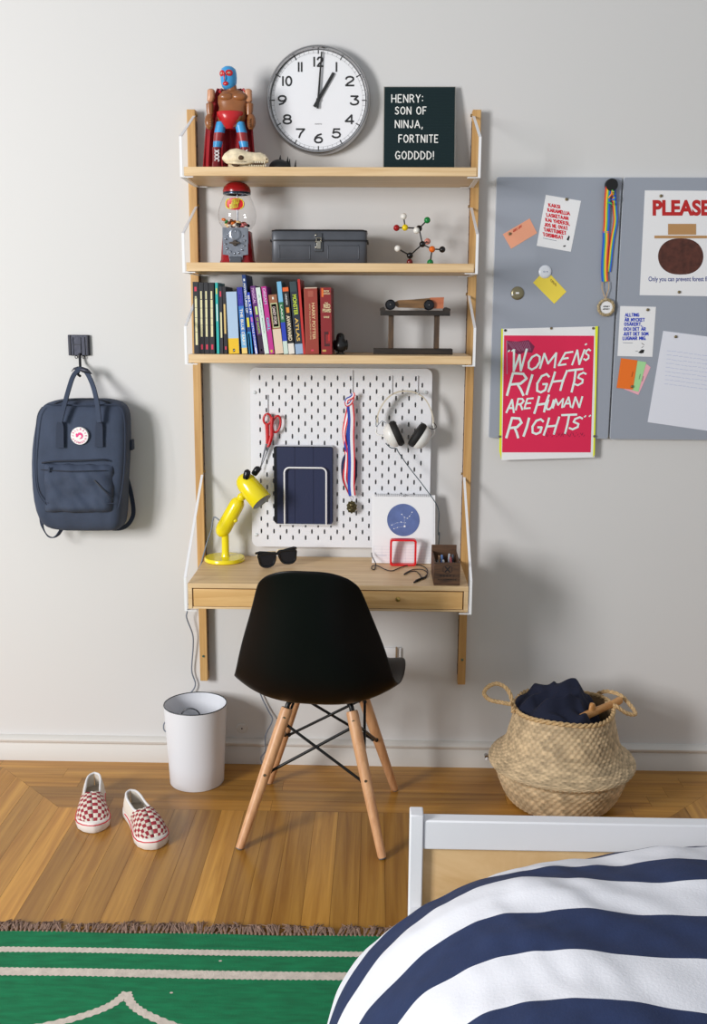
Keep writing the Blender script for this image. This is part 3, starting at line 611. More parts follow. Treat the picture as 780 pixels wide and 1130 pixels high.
# ---------------------------------------------------------------- books
YS = -.205
inkC, inkW, inkY, inkR = M('print_cream', (234, 224, 180), .6), M('print_white', (236, 236, 236), .6), M('print_yellow', (232, 220, 60), .6), M('print_red', (214, 54, 84), .6)
pgm = M('book_pages', (214, 206, 190), .85, bump=.3, bscale=200, vec=(1, 1, 1))
bm_cache = {}
def cm(c, rough=.45):
    if c not in bm_cache: bm_cache[c] = M('book_cover_%d' % len(bm_cache), c, rough)
    return bm_cache[c]
def book(label, tl, tr, bl, br, ytop, color, depth, panels=(), texts=(), front=YS, group='books in the row on the lower shelf'):
    """tl, tr, bl, br: spine corners (columns of the photo); panels: (u0, u1, v0, v1, colour); texts: (string, u0, u1, v0, v1, colour)"""
    PB = at((bl+br)/2, 389.6, front); PT = at((tl+tr)/2, ytop, front)
    wd = ((tr-tl)+(br-bl))/2*.00258*(1+ (0))*.985; dx = PT.x-PB.x; h0 = PT.z-Z3; th = math.atan2(dx, h0); h = math.hypot(dx, h0)
    pivx = PB.x-wd/2 if th < 0 else PB.x+wd/2
    X = Vector((math.cos(th), 0, -math.sin(th))); Y = Vector((math.sin(th), 0, math.cos(th)))
    O = Vector((pivx, front, Z3+.0006))-(X*wd if th >= 0 else Vector())
    b = thing('book', label, 'book', (pivx, front+depth/2, Z3), group=None)
    def fr(mb): mb.v = [O+X*p.x+Y*p.y+Vector((0, 1, 0))*p.z for p in mb.v]; return mb    # local: x across the spine, y up, z back
    t = min(.0016, wd*.12); mb = MB(); e = .0015
    mb.prism([(0, 0), (wd*.5, -.0), (wd, 0), (wd, h), (0, h)][:2]+[(wd, 0), (wd, h), (0, h)], 'xy', 0, .0022)
    mb.bx(0, t, 0, h, .001, depth); mb.bx(wd-t, wd, 0, h, .001, depth)
    part('cover', fr(mb), cm(color), b, smooth=False)
    mb = MB(); mb.bx(t, wd-t, .002, h-.003, .002, depth-.003); part('pages', fr(mb), pgm, b, smooth=False)
    if panels:
        cols = []; mb = MB()
        for u0, u1, v0, v1, c in panels:
            if c not in cols: cols.append(c)
            mb.bx(u0*wd, u1*wd, v0*h, v1*h, -.0004, .0005, cols.index(c))
        part('spine_panel', fr(mb), [cm(c, .5) for c in cols], b, smooth=False)
    if texts:
        cols = []; mb = MB()
        for s, u0, u1, v0, v1, c in texts:
            if c not in cols: cols.append(c)
            L = MB()   # reads downwards: text x axis = -y, text y axis = +x
            typeset(L, s, (1-v1)*h, (1-v0)*h, u0*wd, u1*wd, bold=.02)
            L.v = [Vector((p.y, h-p.x, -.0007)) for p in L.v]; mb.join(L, cols.index(c))
        part('lettering', fr(mb), [cm(c, .5) for c in cols], b, smooth=False)
    return b
K1 = (30, 30, 36); CR = (226, 218, 170); RD = (212, 52, 84)
for i, (nm, tl, tr, bl, br, yt) in enumerate((('black paperback with red square at its top, left end of the book row', 212.3, 218.6, 214.3, 220, 311.2), ('second black paperback from the left end, cream strips and red square at bottom', 219, 224, 220.3, 225.3, 312), ('third black paperback from the left end, cream strips and red square at bottom', 224.5, 229.6, 225.6, 230.9, 312), ('fourth black paperback from the left, touching the thin teal book', 230.1, 235.8, 231.3, 236.9, 312))):
    red_top = i == 0
    pn = [(.32, .74, .12 if red_top else .24, .30 if red_top else .40, CR), (.32, .74, .305 if red_top else .405, .5, CR), (.32, .74, .505, .64, CR), (.32, .74, .645, .78 if red_top else .76, CR), (.36, .68, .77, .80 if red_top else .88, CR)]
    pn.append((.30, .72, .87, .93, RD) if red_top else (.34, .74, .06, .13, RD))
    book(nm, tl, tr, bl, br, yt, K1, .150, pn)
book('thin teal book between black paperbacks', 237.0, 240.3, 239.4, 241.9, 312, (40, 176, 172), .14, [(.25, .75, .84, .92, (220, 210, 90)), (.3, .7, .46, .70, (226, 240, 240))])
book('slim black book with red square near its top, right of the teal book', 241.2, 244.7, 243.0, 246.3, 316.4, (40, 40, 50), .14, [(.25, .75, .85, .93, RD), (.3, .8, .24, .62, CR)])
book('slim black book with red square at its foot, left of the pale blue book', 245.2, 248.7, 247.3, 251.3, 316.4, (34, 32, 38), .14, [(.3, .7, .06, .11, RD), (.25, .75, .30, .74, (222, 190, 120))])
book('thick pale blue book with yellow lower quarter of its spine', 249.2, 261.0, 252.4, 264.2, 322.3, (172, 196, 222), .15, [(0, 1, 0, .25, (232, 190, 30)), (.4, .6, .03, .08, (40, 70, 170))], [('A', .44, .56, .04, .07, (240, 240, 240))])
book('blue book with white vertical title and yellow foot', 261.2, 267.1, 267.0, 273.1, 317.4, (50, 120, 196), .14, [(0, 1, .72, 1, (34, 44, 160)), (0, 1, 0, .09, (236, 206, 120)), (0, 1, .09, .3, (120, 180, 220))], [('THE BLUE DIARY', .25, .75, .12, .68, (244, 236, 220)), ('SUMMER', .3, .7, .76, .96, (80, 60, 190))])
book('tallest book of the row, dark blue with a white dot on top', 266.6, 271.0, 275.2, 278.8, 303.6, (20, 62, 130), .16, [(0, 1, .0, .28, (44, 140, 196)), (.2, .8, .34, .46, (226, 216, 50)), (.3, .7, .92, .95, (230, 240, 245)), (.2, .6, 0, .26, (170, 214, 240))], [('ADVENTURES OF', .2, .8, .52, .90, (230, 235, 240))])
book('slim royal blue book with white title, right of the tallest book', 272.0, 275.3, 281.4, 284.6, 323, (36, 70, 196), .13, [(.2, .8, .0, .1, (230, 230, 240)), (.2, .8, .52, .6, (196, 110, 190))], [('LITTLE STORIES', .2, .8, .1, .5, (236, 236, 240)), ('BLUE', .2, .8, .64, .95, (236, 236, 240))])
book('purple book with small green figure on its spine', 275.8, 281.5, 286.4, 292.0, 316.2, (92, 24, 112), .14, [(0, 1, 0, .28, (40, 10, 50)), (.35, .8, .58, .70, (190, 220, 120)), (.35, .6, .04, .07, (220, 200, 60))], [('MAGICAL', .2, .75, .74, .97, (220, 170, 220)), ('OF GHOSTS', .3, .75, .30, .54, (160, 200, 70))])
book('slim white and pale green book leaning beside the purple book', 281.9, 286.9, 292.2, 296.9, 317.8, (214, 230, 222), .14, [(0, .2, 0, 1, (240, 246, 242))], [('A QUIET BOOK', .42, .62, .3, .9, (130, 160, 140))])
book('magenta book with pale blue lettering', 288.2, 293.3, 297.2, 302.8, 316.6, (190, 42, 140), .14, [(.3, .7, .02, .06, (200, 190, 60))], [('DREAM', .25, .8, .74, .97, (214, 190, 226)), ('GIRL', .25, .8, .34, .54, (110, 200, 226))])
book('brown and cream book with a magenta label', 296.2, 305.0, 303.4, 313.2, 325.8, (150, 96, 66), .13, [(0, 1, 0, .42, (222, 200, 176)), (.12, .92, .44, .86, (190, 196, 150)), (.2, .82, .46, .84, (168, 30, 84)), (.4, .6, .92, .96, (236, 230, 220))], [('CANDY STORE', .3, .65, .5, .8, (236, 214, 210))])
book('slim book with sky blue top, green middle and dark blue foot', 304.8, 310.4, 313.5, 317.8, 311.2, (120, 184, 222), .15, [(0, 1, .44, .72, (40, 110, 70)), (0, 1, .18, .44, (30, 60, 180)), (0, 1, 0, .18, (200, 220, 210))], [('LAKE', .3, .7, .48, .68, (225, 235, 220))])
book('black book with orange top band and white foot', 311.4, 318.0, 318.6, 325.2, 317.6, (22, 20, 20), .14, [(0, 1, .94, 1, (226, 100, 36)), (0, 1, 0, .16, (226, 222, 214)), (.3, .8, .62, .70, (226, 150, 50))], [('AWKWARD', .2, .8, .2, .58, (236, 220, 190)), ('LINDEN', .35, .65, .74, .9, (220, 220, 220))])
book('dark blue book with yellow green MONSTER title', 318.6, 327.6, 326.6, 334.3, 311.2, (30, 40, 56), .15, [(0, 1, 0, .14, (150, 176, 206)), (.05, .9, .86, 1, (48, 66, 72))], [('MONSTER', .25, .8, .54, .82, (200, 220, 60)), ('ATLAS', .3, .75, .18, .5, (226, 186, 90))])
book('very thin bright book left of the brick red book', 328.0, 330.8, 334.6, 337.0, 308.4, (196, 48, 44), .16)
book('thick brick red book with gold vertical title, second from the right end', 334.6, 350.2, 337.6, 351.6, 317.6, (150, 58, 44), .155, [(0, 1, .985, 1, (214, 190, 170)), (0, .06, 0, 1, (176, 84, 66)), (.3, .7, .86, .95, (168, 84, 66)), (.42, .62, .045, .07, (214, 60, 90))], [('HARRY POTTER', .56, .80, .22, .77, (222, 186, 140)), ('AND THE SORCERERS STONE', .36, .47, .22, .76, (200, 160, 120))])
book('thick dark red book with dragon pattern, right end of the row', 352.6, 365.6, 354.8, 366.2, 317.6, (136, 30, 34), .165, [(.12, .3, .86, .99, (226, 110, 40)), (.1, .45, .04, .07, (200, 160, 90)), (.68, .8, .2, .34, (196, 48, 44)), (.3, .72, .30, .34, (70, 14, 20)), (.3, .42, .16, .30, (70, 14, 20)), (.3, .8, .12, .16, (70, 14, 20))])
mb = MB()
for s, u0, u1, v0, v1 in (('RICK', .35, .85, .935, .965), ('JORDAN', .3, .9, .895, .925), ('THE', .4, .7, .765, .785), ('RED', .3, .9, .70, .76), ('PYRAMID', .2, .95, .635, .69), ('KANE', .3, .8, .55, .58)):
    L = MB(); typeset(L, s, u0, u1, v0, v1, bold=.03); mb.join(L)
PB = at(360.5, 389.6, YS); PT = at(359.1, 317.6, YS); h = PT.z-Z3; wd = .0318
mb.v = [Vector((PT.x-wd/2+(PB.x-PT.x)*(1-p.y)+p.x*wd, YS-.0012, Z3+p.y*h)) for p in mb.v]
rb = [o for o in bpy.data.objects if o.get('label', '').startswith('thick dark red book')][0]
part('lettering', mb, M('print_gold', (226, 204, 160), .5), rb, smooth=False)

# ---------------------------------------------------------------- black bird figurine
mb = MB(); bx_, by_ = .0275, -.165
BD = thing('bird_figurine', 'small black bird figurine beside the last red book on the lower shelf', 'figurine', (bx_, by_, Z3))
mb.loft([mb.ring((bx_, by_, Z3+z), (1, 0, 0), (0, 1, 0), r, r*1.1, 24) for z, r in ((.006, .006), (.010, .014), (.018, .0195), (.028, .0205), (.038, .0165), (.044, .0125), (.050, .0120), (.056, .0105), (.060, .0065), (.0615, .001))])
part('body', mb, M('bird_black', (26, 26, 28), .35), BD, angle=80)
mb = MB()
for s in (-1, 1): mb.ell((bx_+s*.018, by_+.004, Z3+.027), (.0045, .013, .015), 12, 8)
part('wing', mb, M('bird_black2', (32, 32, 34), .4), BD)
mb = MB(); mb.cyl((bx_, by_-.010, Z3+.052), (bx_-.001, by_-.020, Z3+.049), .0035, .0004, 10); part('beak', mb, black, BD)
mb = MB(); mb.bx(bx_-.012, bx_+.013, by_-.013, by_+.013, Z3+.0003, Z3+.004); mb.cyl((bx_-.006, by_, Z3+.003), (bx_-.006, by_, Z3+.010), .002, n=8); mb.cyl((bx_+.006, by_, Z3+.003), (bx_+.006, by_, Z3+.010), .002, n=8); part('feet', mb, black, BD, bevel=.002)

# ---------------------------------------------------------------- dark stand and wooden car
dkw = wood('dark_stain', (26, 21, 19), (50, 40, 32), (12, 90, 90), .5)
ST = thing('display_stand', 'dark stained wooden display stand under the toy car on the lower shelf', 'stand', (.24, -.12, Z3))
mb = MB(); mb.bx(.1235, .3555, -.15, -.09, Z3+.0005, Z3+.0165); part('base', mb, dkw, ST, bevel=.001)
for x in (.167, .301):
    mb = MB(); mb.bx(x, x+.0155, -.128, -.112, Z3+.0165, Z3+.1115); part('post', mb, wood('post_stain%d' % int(x*1000), (52, 42, 36), (104, 78, 52), (90, 90, 10), .5), ST, bevel=.001)
mb = MB(); mb.bx(.1425, .3455, -.150, -.090, Z3+.1115, Z3+.1265)
mb.prism([(.1425, Z3+.1265), (.157, Z3+.1265), (.157, Z3+.131), (.152, Z3+.1355), (.1425, Z3+.131)], 'xz', -.15, -.09); mb.prism([(.3455, Z3+.1265), (.329, Z3+.1265), (.329, Z3+.131), (.333, Z3+.1355), (.3455, Z3+.131)], 'xz', -.15, -.09)
part('tray', mb, dkw, ST, bevel=.001)
zc = Z3+.1272
CA = thing('toy_car', 'carved wooden wedge toy car with black wheels on the dark stand', 'toy car', (.24, -.12, zc))
mb = MB(); mb.prism([(.186, zc+.0165), (.196, zc+.0100), (.290, zc+.0080), (.2905, zc+.0330), (.240, zc+.0285), (.196, zc+.0260), (.187, zc+.0215)], 'xz', -.136, -.104)
cb = part('body', mb, wood('car_wood', (92, 68, 44), (140, 104, 66), (14, 80, 80), .4), CA, bevel=.003)
mb = MB(); mb.prism([(.2905, zc+.0080), (.3235, zc+.0085), (.3245, zc+.0345), (.2905, zc+.0335)], 'xz', -.137, -.103); part('tail_block', mb, wood('tail_wood', (176, 98, 66), (204, 124, 86), (14, 80, 80), .4), CA, bevel=.003)
for x in (.172, .284):
    for y, s in ((-.139, -1), (-.101, 1)):
        mb = MB(); mb.lathe([(0, 0), (.0145, 0), (.0152, .002), (.0152, .007), (.0135, .009), (.0115, .007), (.004, .0075), (0, .0085)], (x, y, zc+.0153), 32, Matrix.Rotation(PI/2*(1 if s < 0 else -1), 3, 'X'))
        wh = part('wheel', mb, M('tyre', (22, 24, 30), .3), CA)
        if s < 0: mb = MB(); mb.ell((x, y-.009, zc+.0153), (.0022, .0015, .0022), 10, 6); part('axle_pin', mb, chrome, wh)
    mb = MB(); mb.cyl((x, -.139, zc+.0153), (x, -.101, zc+.0153), .002, n=8); part('axle', mb, steel, CA)

# ---------------------------------------------------------------- pegboard
PX0, PX1, PZ0, PZ1, PY = -.256, .304, .745, 1.308, -.026
PG = thing('pegboard', 'white perforated pegboard mounted above the desk', 'pegboard', (.024, 0, PZ0))
mb = MB(); N = 28; cw = (PX1-PX0)/N; chh = (PZ1-PZ0)/N
def edge(cx, cz, hw, hh, k):
    return [(cx+hw*a, cz+hh*b) for a, b in k]
outer = [(-1, -1), (0, -1), (1, -1), (1, 0), (1, 1), (0, 1), (-1, 1), (-1, 0)]; slot = [(-.8, -.85), (0, -1), (.8, -.85), (1, 0), (.8, .85), (0, 1), (-.8, .85), (-1, 0)]
for i in range(N):
    for j in range(N):
        cxx, czz = PX0+cw*(i+.5), PZ0+chh*(j+.5)
        if (i+j) % 2 == 1 and 0 < i < N-1 and 0 < j < N-1:
            for y, fl_ in ((PY, 0), (PY+.005, 1)):
                vs = [(x, y, z) for x, z in edge(cxx, czz, cw/2, chh/2, outer)]+[(x, y, z) for x, z in edge(cxx, czz, .0028, .0078, slot)]
                mb.add(vs, [(k, (k+1) % 8, 8+(k+1) % 8, 8+k) for k in range(8)])
            sl = edge(cxx, czz, .0028, .0078, slot); mb.add([(x, PY, z) for x, z in sl]+[(x, PY+.005, z) for x, z in sl], [(k, 8+k, 8+(k+1) % 8, (k+1) % 8) for k in range(8)])
        else:
            cut = .012; c4 = [(-1, -1), (1, -1), (1, 1), (-1, 1)]; pts = [(cxx+cw/2*a, czz+chh/2*b) for a, b in c4]
            if (i in (0, N-1)) and (j in (0, N-1)):
                sx = -1 if i == 0 else 1; sz = -1 if j == 0 else 1; ctr = (cxx-sx*cw/2, czz-sz*chh/2)
                pts = [ctr]+[(ctr[0]+sx*cw*math.sin(a), ctr[1]+sz*chh*math.cos(a)) for a in [PI/2*q/6 for q in range(7)]]
            for y in (PY, PY+.005): mb.add([(x, y, z) for x, z in pts], [tuple(range(len(pts)))])
def rrect(x0, x1, z0, z1, r, n=6):
    P = []
    for cx_, cz_, a0 in ((x1-r, z1-r, 0), (x0+r, z1-r, PI/2), (x0+r, z0+r, PI), (x1-r, z0+r, 1.5*PI)):
        P += [(cx_+r*math.cos(a0+PI/2*i/n), cz_+r*math.sin(a0+PI/2*i/n)) for i in range(n+1)]
    return P
P = rrect(PX0, PX1, PZ0, PZ1, .02); n = len(P)
mb.add([(x, PY, z) for x, z in P]+[(x, -.0045, z) for x, z in P], [(k, n+k, n+(k+1) % n, (k+1) % n) for k in range(n)])
part('panel', mb, M('pegboard_white', (232, 233, 238), .5), PG, smooth=False)
for px, py in ((281, 433), (283, 590), (470, 433), (471, 590)):
    p = at(px, py, PY); mb = MB(); mb.lathe([(0, .0035), (.003, .0035), (.0055, .002), (.0062, 0)], (p.x, PY, p.z), 20, RY); part('screw_cap', mb, M('cap_grey', (214, 220, 224), .3), PG)
hookm = M('hook_wire', (206, 208, 214), .35)
def hook(x, z0, z1, label, out=.022):
    h = thing('pegboard_hook', label, 'hook', (x, PY, z1), group='white hooks on the pegboard')
    mb = MB(); mb.tube(smooth_path([(x, PY+.003, z0), (x, PY-.003, z0), (x, PY-.003, z0-.004)], 3)+smooth_path([(x, PY-.003, z0-.01), (x, PY-.003, z1+.006), (x, PY-.006, z1), (x, PY-out, z1), (x, PY-out-.002, z1+.006)], 5), .0013, 8)
    part('wire', mb, hookm, h); return h
def hk(px, y0, y1, lab, out=.022): a = at(px, y0, PY); b = at(px, y1, PY-.01); hook(a.x, a.z, b.z, lab, out); return a.x, b.z
hk(295.2, 436, 459, 'pegboard hook holding the red scissors')
h1 = hk(389, 409, 436, 'pegboard hook holding the medal ribbons')
hk(432.5, 415, 434, 'left of the two hooks holding the headphones', .05); hk(461, 415, 434, 'right of the two hooks holding the headphones', .05)

# ---------------------------------------------------------------- scissors hanging
SCI = thing('scissors', 'red handled scissors hanging on the pegboard above the yellow lamp', 'scissors', at(295, 459, -.045))
ys = -.043
def loop(pts, r=.0042, y=ys):
    return [at(px, py, y) for px, py in pts]
def hpath(c, a, b, rot, n=22, y=ys): 
    out = []
    for i in range(n):
        t = 2*PI*i/n; x = a*math.cos(t); z = b*math.sin(t); out.append(at(c[0]+x*math.cos(rot)-z*math.sin(rot), c[1]+x*math.sin(rot)+z*math.cos(rot), y))
    return out
sred = M('scissor_red', (196, 28, 34), .3)
mb = MB(); mb.tube(hpath((295, 462.5), 4.2, 5.7, .08), .0036, 10, closed=True)
mb.loft([mb.ring(at(px, py, ys), (1, 0, 0), (0, 1, 0), w_*.00258, .0045, 14) for px, py, w_ in ((294.5, 467, 2.6), (295, 474, 2.4), (295.2, 482, 2.2), (295, 489, 2.0), (295.5, 493.5, 1.0))])
part('handle', mb, sred, SCI)
mb = MB(); mb.tube(hpath((305.0, 468), 4.4, 9.2, .20), .0036, 10, closed=True)
mb.loft([mb.ring(at(px, py, ys-.006), (1, 0, 0), (0, 1, 0), w_*.00258, .0045, 14) for px, py, w_ in ((300.5, 460, 1.2), (299.5, 470, 2.0), (299.8, 480, 2.5), (298.0, 487, 2.3), (296.0, 493, 1.6))])
part('handle', mb, sred, SCI)
for q, (a, b, wv) in enumerate((((294.0, 490), (286.0, 521), 2.0), ((298.5, 489), (287.0, 518), 1.8))):
    mb = MB(); A0, B0 = at(*a, ys+.003*q), at(*b, ys+.003*q); d = (B0-A0).normalized(); nn = Vector((-d.z, 0, d.x))*wv*.00258*.62
    Y1 = Vector((0, .0014, 0)); vs = [A0+nn, A0-nn, B0-nn*.15, B0+nn*.15]; mb.add(vs+[v+Y1 for v in vs], [(0, 1, 2, 3), (7, 6, 5, 4), (0, 4, 5, 1), (1, 5, 6, 2), (2, 6, 7, 3), (3, 7, 4, 0)])
    part('blade', mb, steel, SCI, smooth=False)
mb = MB(); p = at(294.3, 490.5, ys-.005); mb.cyl(p, p+Vector((0, -.003, 0)), .0028, n=16); part('pivot', mb, chrome, SCI)

# ---------------------------------------------------------------- tablet in its wire holder
TH = thing('tablet_holder', 'white wire holder on the pegboard keeping the navy tablet', 'holder', (-.085, PY, .826))
ymb = -.052
mb = MB(); a, b = at(313.7, 516, ymb-.004), at(360.0, 516, ymb-.004); zb_ = at(314, 577, ymb).z-.003; r = .016
pts = [(a.x, PY, zb_), (a.x, ymb+.004, zb_-.001), (a.x, ymb-.004, zb_+.006)]+[(a.x, ymb-.004, a.z-r)]+[(a.x+r-r*math.cos(t), ymb-.004, a.z-r+r*math.sin(t)) for t in [PI/2*k/6 for k in range(1, 7)]]+[(b.x-r+r*math.sin(t), ymb-.004, a.z-r+r*math.cos(t)) for t in [PI/2*k/6 for k in range(0, 7)]]+[(b.x, ymb-.004, zb_+.006), (b.x, ymb+.004, zb_-.001), (b.x, PY, zb_)]
mb.tube(pts, .0027, 10); part('front_loop', mb, white_metal, TH)
mb = MB(); mb.bx(at(304, 577, -.04).x, at(366, 577, -.04).x, ymb-.001, PY-.0005, zb_-.0035, zb_-.001); part('ledge', mb, white_metal, TH, bevel=.001)
TA = thing('tablet', 'tablet in a navy blue folding cover standing in the white wire holder', 'tablet', (-.09, -.04, zb_))
c1, c2, c3 = at(301.3, 492, -.045), at(368, 492, -.045), at(303.5, 577, -.045)
navy = M('tablet_cover_navy', (27, 36, 72), .55, bump=.1, bscale=300)
def rb(mb, x0, x1, z0, z1, r, y0, y1, mi=0): mb.prism(rrect(x0, x1, z0, z1, r, 5), 'xz', y0, y1, mi)
zt_ = c1.z-.0015; x0, x1 = c1.x+.001, c2.x-.001
mb = MB(); rb(mb, x0, x1, zb_, zt_+.004, .008, -.0375, -.0335); part('back_shell', mb, M('tablet_silver', (212, 212, 220), .3, .3), TA, smooth=False)
mb = MB(); rb(mb, x0+.0005, x1-.0005, zb_, zt_, .008, -.0440, -.0378); part('body', mb, M('tablet_black', (16, 17, 26), .3), TA, smooth=False)
xs = [x0+.010, x0+.066, x0+.124, x1-.002]
for u, v in zip(xs[:-1], xs[1:]):
    mb = MB(); rb(mb, u+.0013, v-.0013, zb_+.001, zt_-.003, .003, -.0468, -.0442); part('cover_fold', mb, navy, TA, bevel=.0008, smooth=False)

# ---------------------------------------------------------------- medal with red white and blue ribbon
def strap(mb, pts, wdt, th=.0008, up=(0, 1, 0), k=4, cols=None, twist=None):
    """flat ribbon along pts; cols splits it lengthwise into colour stripes"""
    P = smooth_path(pts, k); cols = cols or [0]; nS = len(cols)
    R_ = []
    for i, p in enumerate(P):
        a = P[max(i-1, 0)]; b = P[min(i+1, len(P)-1)]; d = (b-a).normalized(); x = d.cross(Vector(up)).normalized()
        if twist:
            x = (Matrix.Rotation(twist(i/(len(P)-1)), 3, d)@x)
        n = d.cross(x).normalized(); R_.append((p, x, n))
    for s_ in range(nS):
        u0, u1 = -wdt/2+wdt*s_/nS, -wdt/2+wdt*(s_+1)/nS
        vs = []; 
        for p, x, n in R_: vs += [p+x*u0+n*th/2, p+x*u1+n*th/2, p+x*u1-n*th/2, p+x*u0-n*th/2]
        fs = []
        for i in range(len(R_)-1):
            a = i*4; b = a+4
            for j in range(4): fs.append((a+j, a+(j+1) % 4, b+(j+1) % 4, b+j))
        fs += [(3, 2, 1, 0), tuple(range(len(vs)-4, len(vs)))]; mb.add(vs, fs, cols[s_])
MD = thing('medal', 'bronze medal on a red, white and blue ribbon hanging from the pegboard', 'medal', (.061, -.045, .856))
rwb = [M('ribbon_red', (214, 40, 48), .6), M('ribbon_white', (236, 236, 240), .6), M('ribbon_blue', (36, 64, 170), .6), M('ribbon_navy', (28, 36, 78), .6)]
ym = -.046
mb = MB(); strap(mb, [at(x, y, ym-.004) for x, y in ((386, 445), (387.5, 462), (387, 482), (388, 510), (387.5, 535), (388.5, 547))], .0215, cols=[2, 2, 1, 1, 0]); part('ribbon', mb, rwb, MD)
mb = MB(); strap(mb, [at(x, y, ym+.002) for x, y in ((385.5, 448), (381, 468), (379.5, 480), (382, 498), (381.5, 515), (381, 530), (387, 546))], .0150, cols=[0, 1, 0], twist=lambda t: .9*math.sin(t*4)); part('ribbon', mb, rwb, MD)
mb = MB(); strap(mb, [at(x, y, ym+.004) for x, y in ((384, 500), (379.5, 506), (377.8, 517), (379.5, 531), (384, 540))], .009, cols=[3]); strap(mb, [at(x, y, ym+.004) for x, y in ((389, 503), (392, 508), (392.5, 518), (391.5, 529), (388.5, 540))], .009, cols=[3])
strap(mb, [at(x, y, ym) for x, y in ((385, 470), (382.5, 485), (381.5, 494), (385, 500))], .010, cols=[2]); part('ribbon', mb, rwb, MD)
mb = MB(); strap(mb, [at(x, y, ym-.007) for x, y in ((382, 445), (383, 441), (387, 439), (389.5, 436.5), (389.2, 433.5))], .0120, cols=[0, 1, 2], up=(.3, 1, 0)); strap(mb, [at(x, y, ym-.006) for x, y in ((389.5, 434), (389, 440), (386.5, 445), (382.5, 447), (382, 443))], .010, cols=[2, 1, 0]); part('knot', mb, rwb, MD)
brz = M('bronze', (96, 88, 62), .35, .8, var=.3, vscale=120, bump=.6, bscale=150)
mb = MB(); c = at(388, 559.5, ym-.002); mb.prism([(c.x+.0145*(1+.10*((i % 2)*2-1)*(1 if i % 4 else .3))*math.cos(2*PI*i/20), c.z+.0185*(1+.10*((i % 2)*2-1))*math.sin(2*PI*i/20)) for i in range(20)], 'xz', c.y-.002, c.y+.002); mb.ell(c+Vector((.000, -.002, .006)), (.008, .004, .007), 14, 8); mb.ell(c+Vector((-.002, -.002, -.009)), (.009, .003, .005), 14, 8); mb.ell(c+Vector((.004, -.003, -.003)), (.008, .003, .003), 12, 8)
part('pendant', mb, brz, MD, bevel=.0008)
mb = MB(); q = at(388.3, 549.5, ym-.003); mb.tube([q+Vector((.004*math.cos(t), 0, .006*math.sin(t))) for t in [2*PI*k/14 for k in range(14)]], .0008, 6, closed=True); part('ring', mb, steel, MD)

# ---------------------------------------------------------------- headphones on two hooks
HP = thing('headphones', 'white headphones with black ear pads hanging from two hooks of the pegboard', 'headphones', at(447, 437, -.06))
yh = -.066; hw_ = M('headphone_white', (226, 225, 222), .35)
mb = MB(); pts = [(416.2, 466), (416.8, 458), (420.5, 449), (426, 441), (434, 434.5), (443, 431.8), (452, 431.8), (461, 434.5), (469, 440.5), (474.5, 450), (477.2, 459), (477.8, 467)]
strap(mb, [at(x, y, yh) for x, y in pts], .016, th=.003, up=(0, 0, 0) if False else (0, 1, 0), k=5)
mb2 = MB(); P = smooth_path([at(x, y, yh) for x, y in pts], 5)
vs = []
for i, p in enumerate(P):
    d = (P[min(i+1, len(P)-1)]-P[max(i-1, 0)]).normalized(); nn = Vector((-d.z, 0, d.x)).normalized()
    wy = .010; vs += [p+nn*.0018+Vector((0, -wy, 0)), p+nn*.0018+Vector((0, wy, 0)), p-nn*.0018+Vector((0, wy, 0)), p-nn*.0018+Vector((0, -wy, 0))]
fs = []
for i in range(len(P)-1):
    for j in range(4): fs.append((i*4+j, i*4+(j+1) % 4, i*4+4+(j+1) % 4, i*4+4+j))
fs += [(0, 1, 2, 3), tuple(range(len(vs)-4, len(vs)))]; mb2.add(vs, fs); part('headband', mb2, M('headband_cream', (206, 196, 176), .4), HP)
for side, c, tl_ in ((-1, (436, 479), 27), (1, (462, 481), -33)):
    C0 = at(c[0], c[1], yh-.008); a = math.radians(tl_); ax = Vector((math.cos(a), 0, math.sin(a)))*(-side)   # towards the outside of the cup
    if side > 0: ax = Vector((math.cos(math.radians(-33)), 0, math.sin(math.radians(-33))))
    else: ax = Vector((-math.cos(math.radians(25)), 0, -math.sin(math.radians(25)))) 
    up_ = Vector((-ax.z, 0, ax.x)); R = Matrix((up_, Vector((0, 1, 0)), ax)).transposed()
    def shell(prof, n=32): mbx = MB(); mbx.loft([[C0+R@Vector((r*1.12*math.cos(2*PI*j/n), r*.95*math.sin(2*PI*j/n), z)) for j in range(n)] for r, z in prof], True); return mbx
    cup = part('ear_cup', shell([(.033, .004), (.0345, .008), (.032, .018), (.025, .0275), (.014, .033), (.004, .0345)]), hw_, HP, angle=60)
    part('ear_pad', shell([(.0300, -.016), (.0345, -.014), (.0365, -.008), (.0365, -.001), (.034, .004)]), M('pad_black', (16, 16, 18), .7), HP, angle=80)
    e = (416.4, 468) if side < 0 else (478, 468); e2 = at(c[0]+side*3.5, c[1]-2, yh-.006)
    mb = MB(); p0 = at(*e, yh); mb.tube(smooth_path([p0+Vector((0, 0, .012)), p0, at(e[0]+side*1.2, 478, yh), C0+ax*.034+Vector((0, 0, .006))], 4), .0022, 8); mb.cyl(p0+Vector((0, 0, .020)), p0+Vector((0, 0, -.004)), .0036, n=10)
    part('yoke', mb, hw_, HP)
mb = MB(); mb.tube(smooth_path([at(x, y, yh-.004) for x, y in ((425.5, 467), (421.5, 464.5), (417.5, 468.5), (415.5, 471), (414.6, 468), (415, 463))], 4), .0011, 6); part('wire', mb, cordm, HP)
mb = MB(); mb.tube(smooth_path([at(x, y, yh-.004) for x, y in ((466, 473.5), (472, 472), (477.5, 473.5), (481.5, 471.5), (480, 468), (477.5, 465.5))], 4), .0012, 6); part('wire', mb, blackcord, HP)
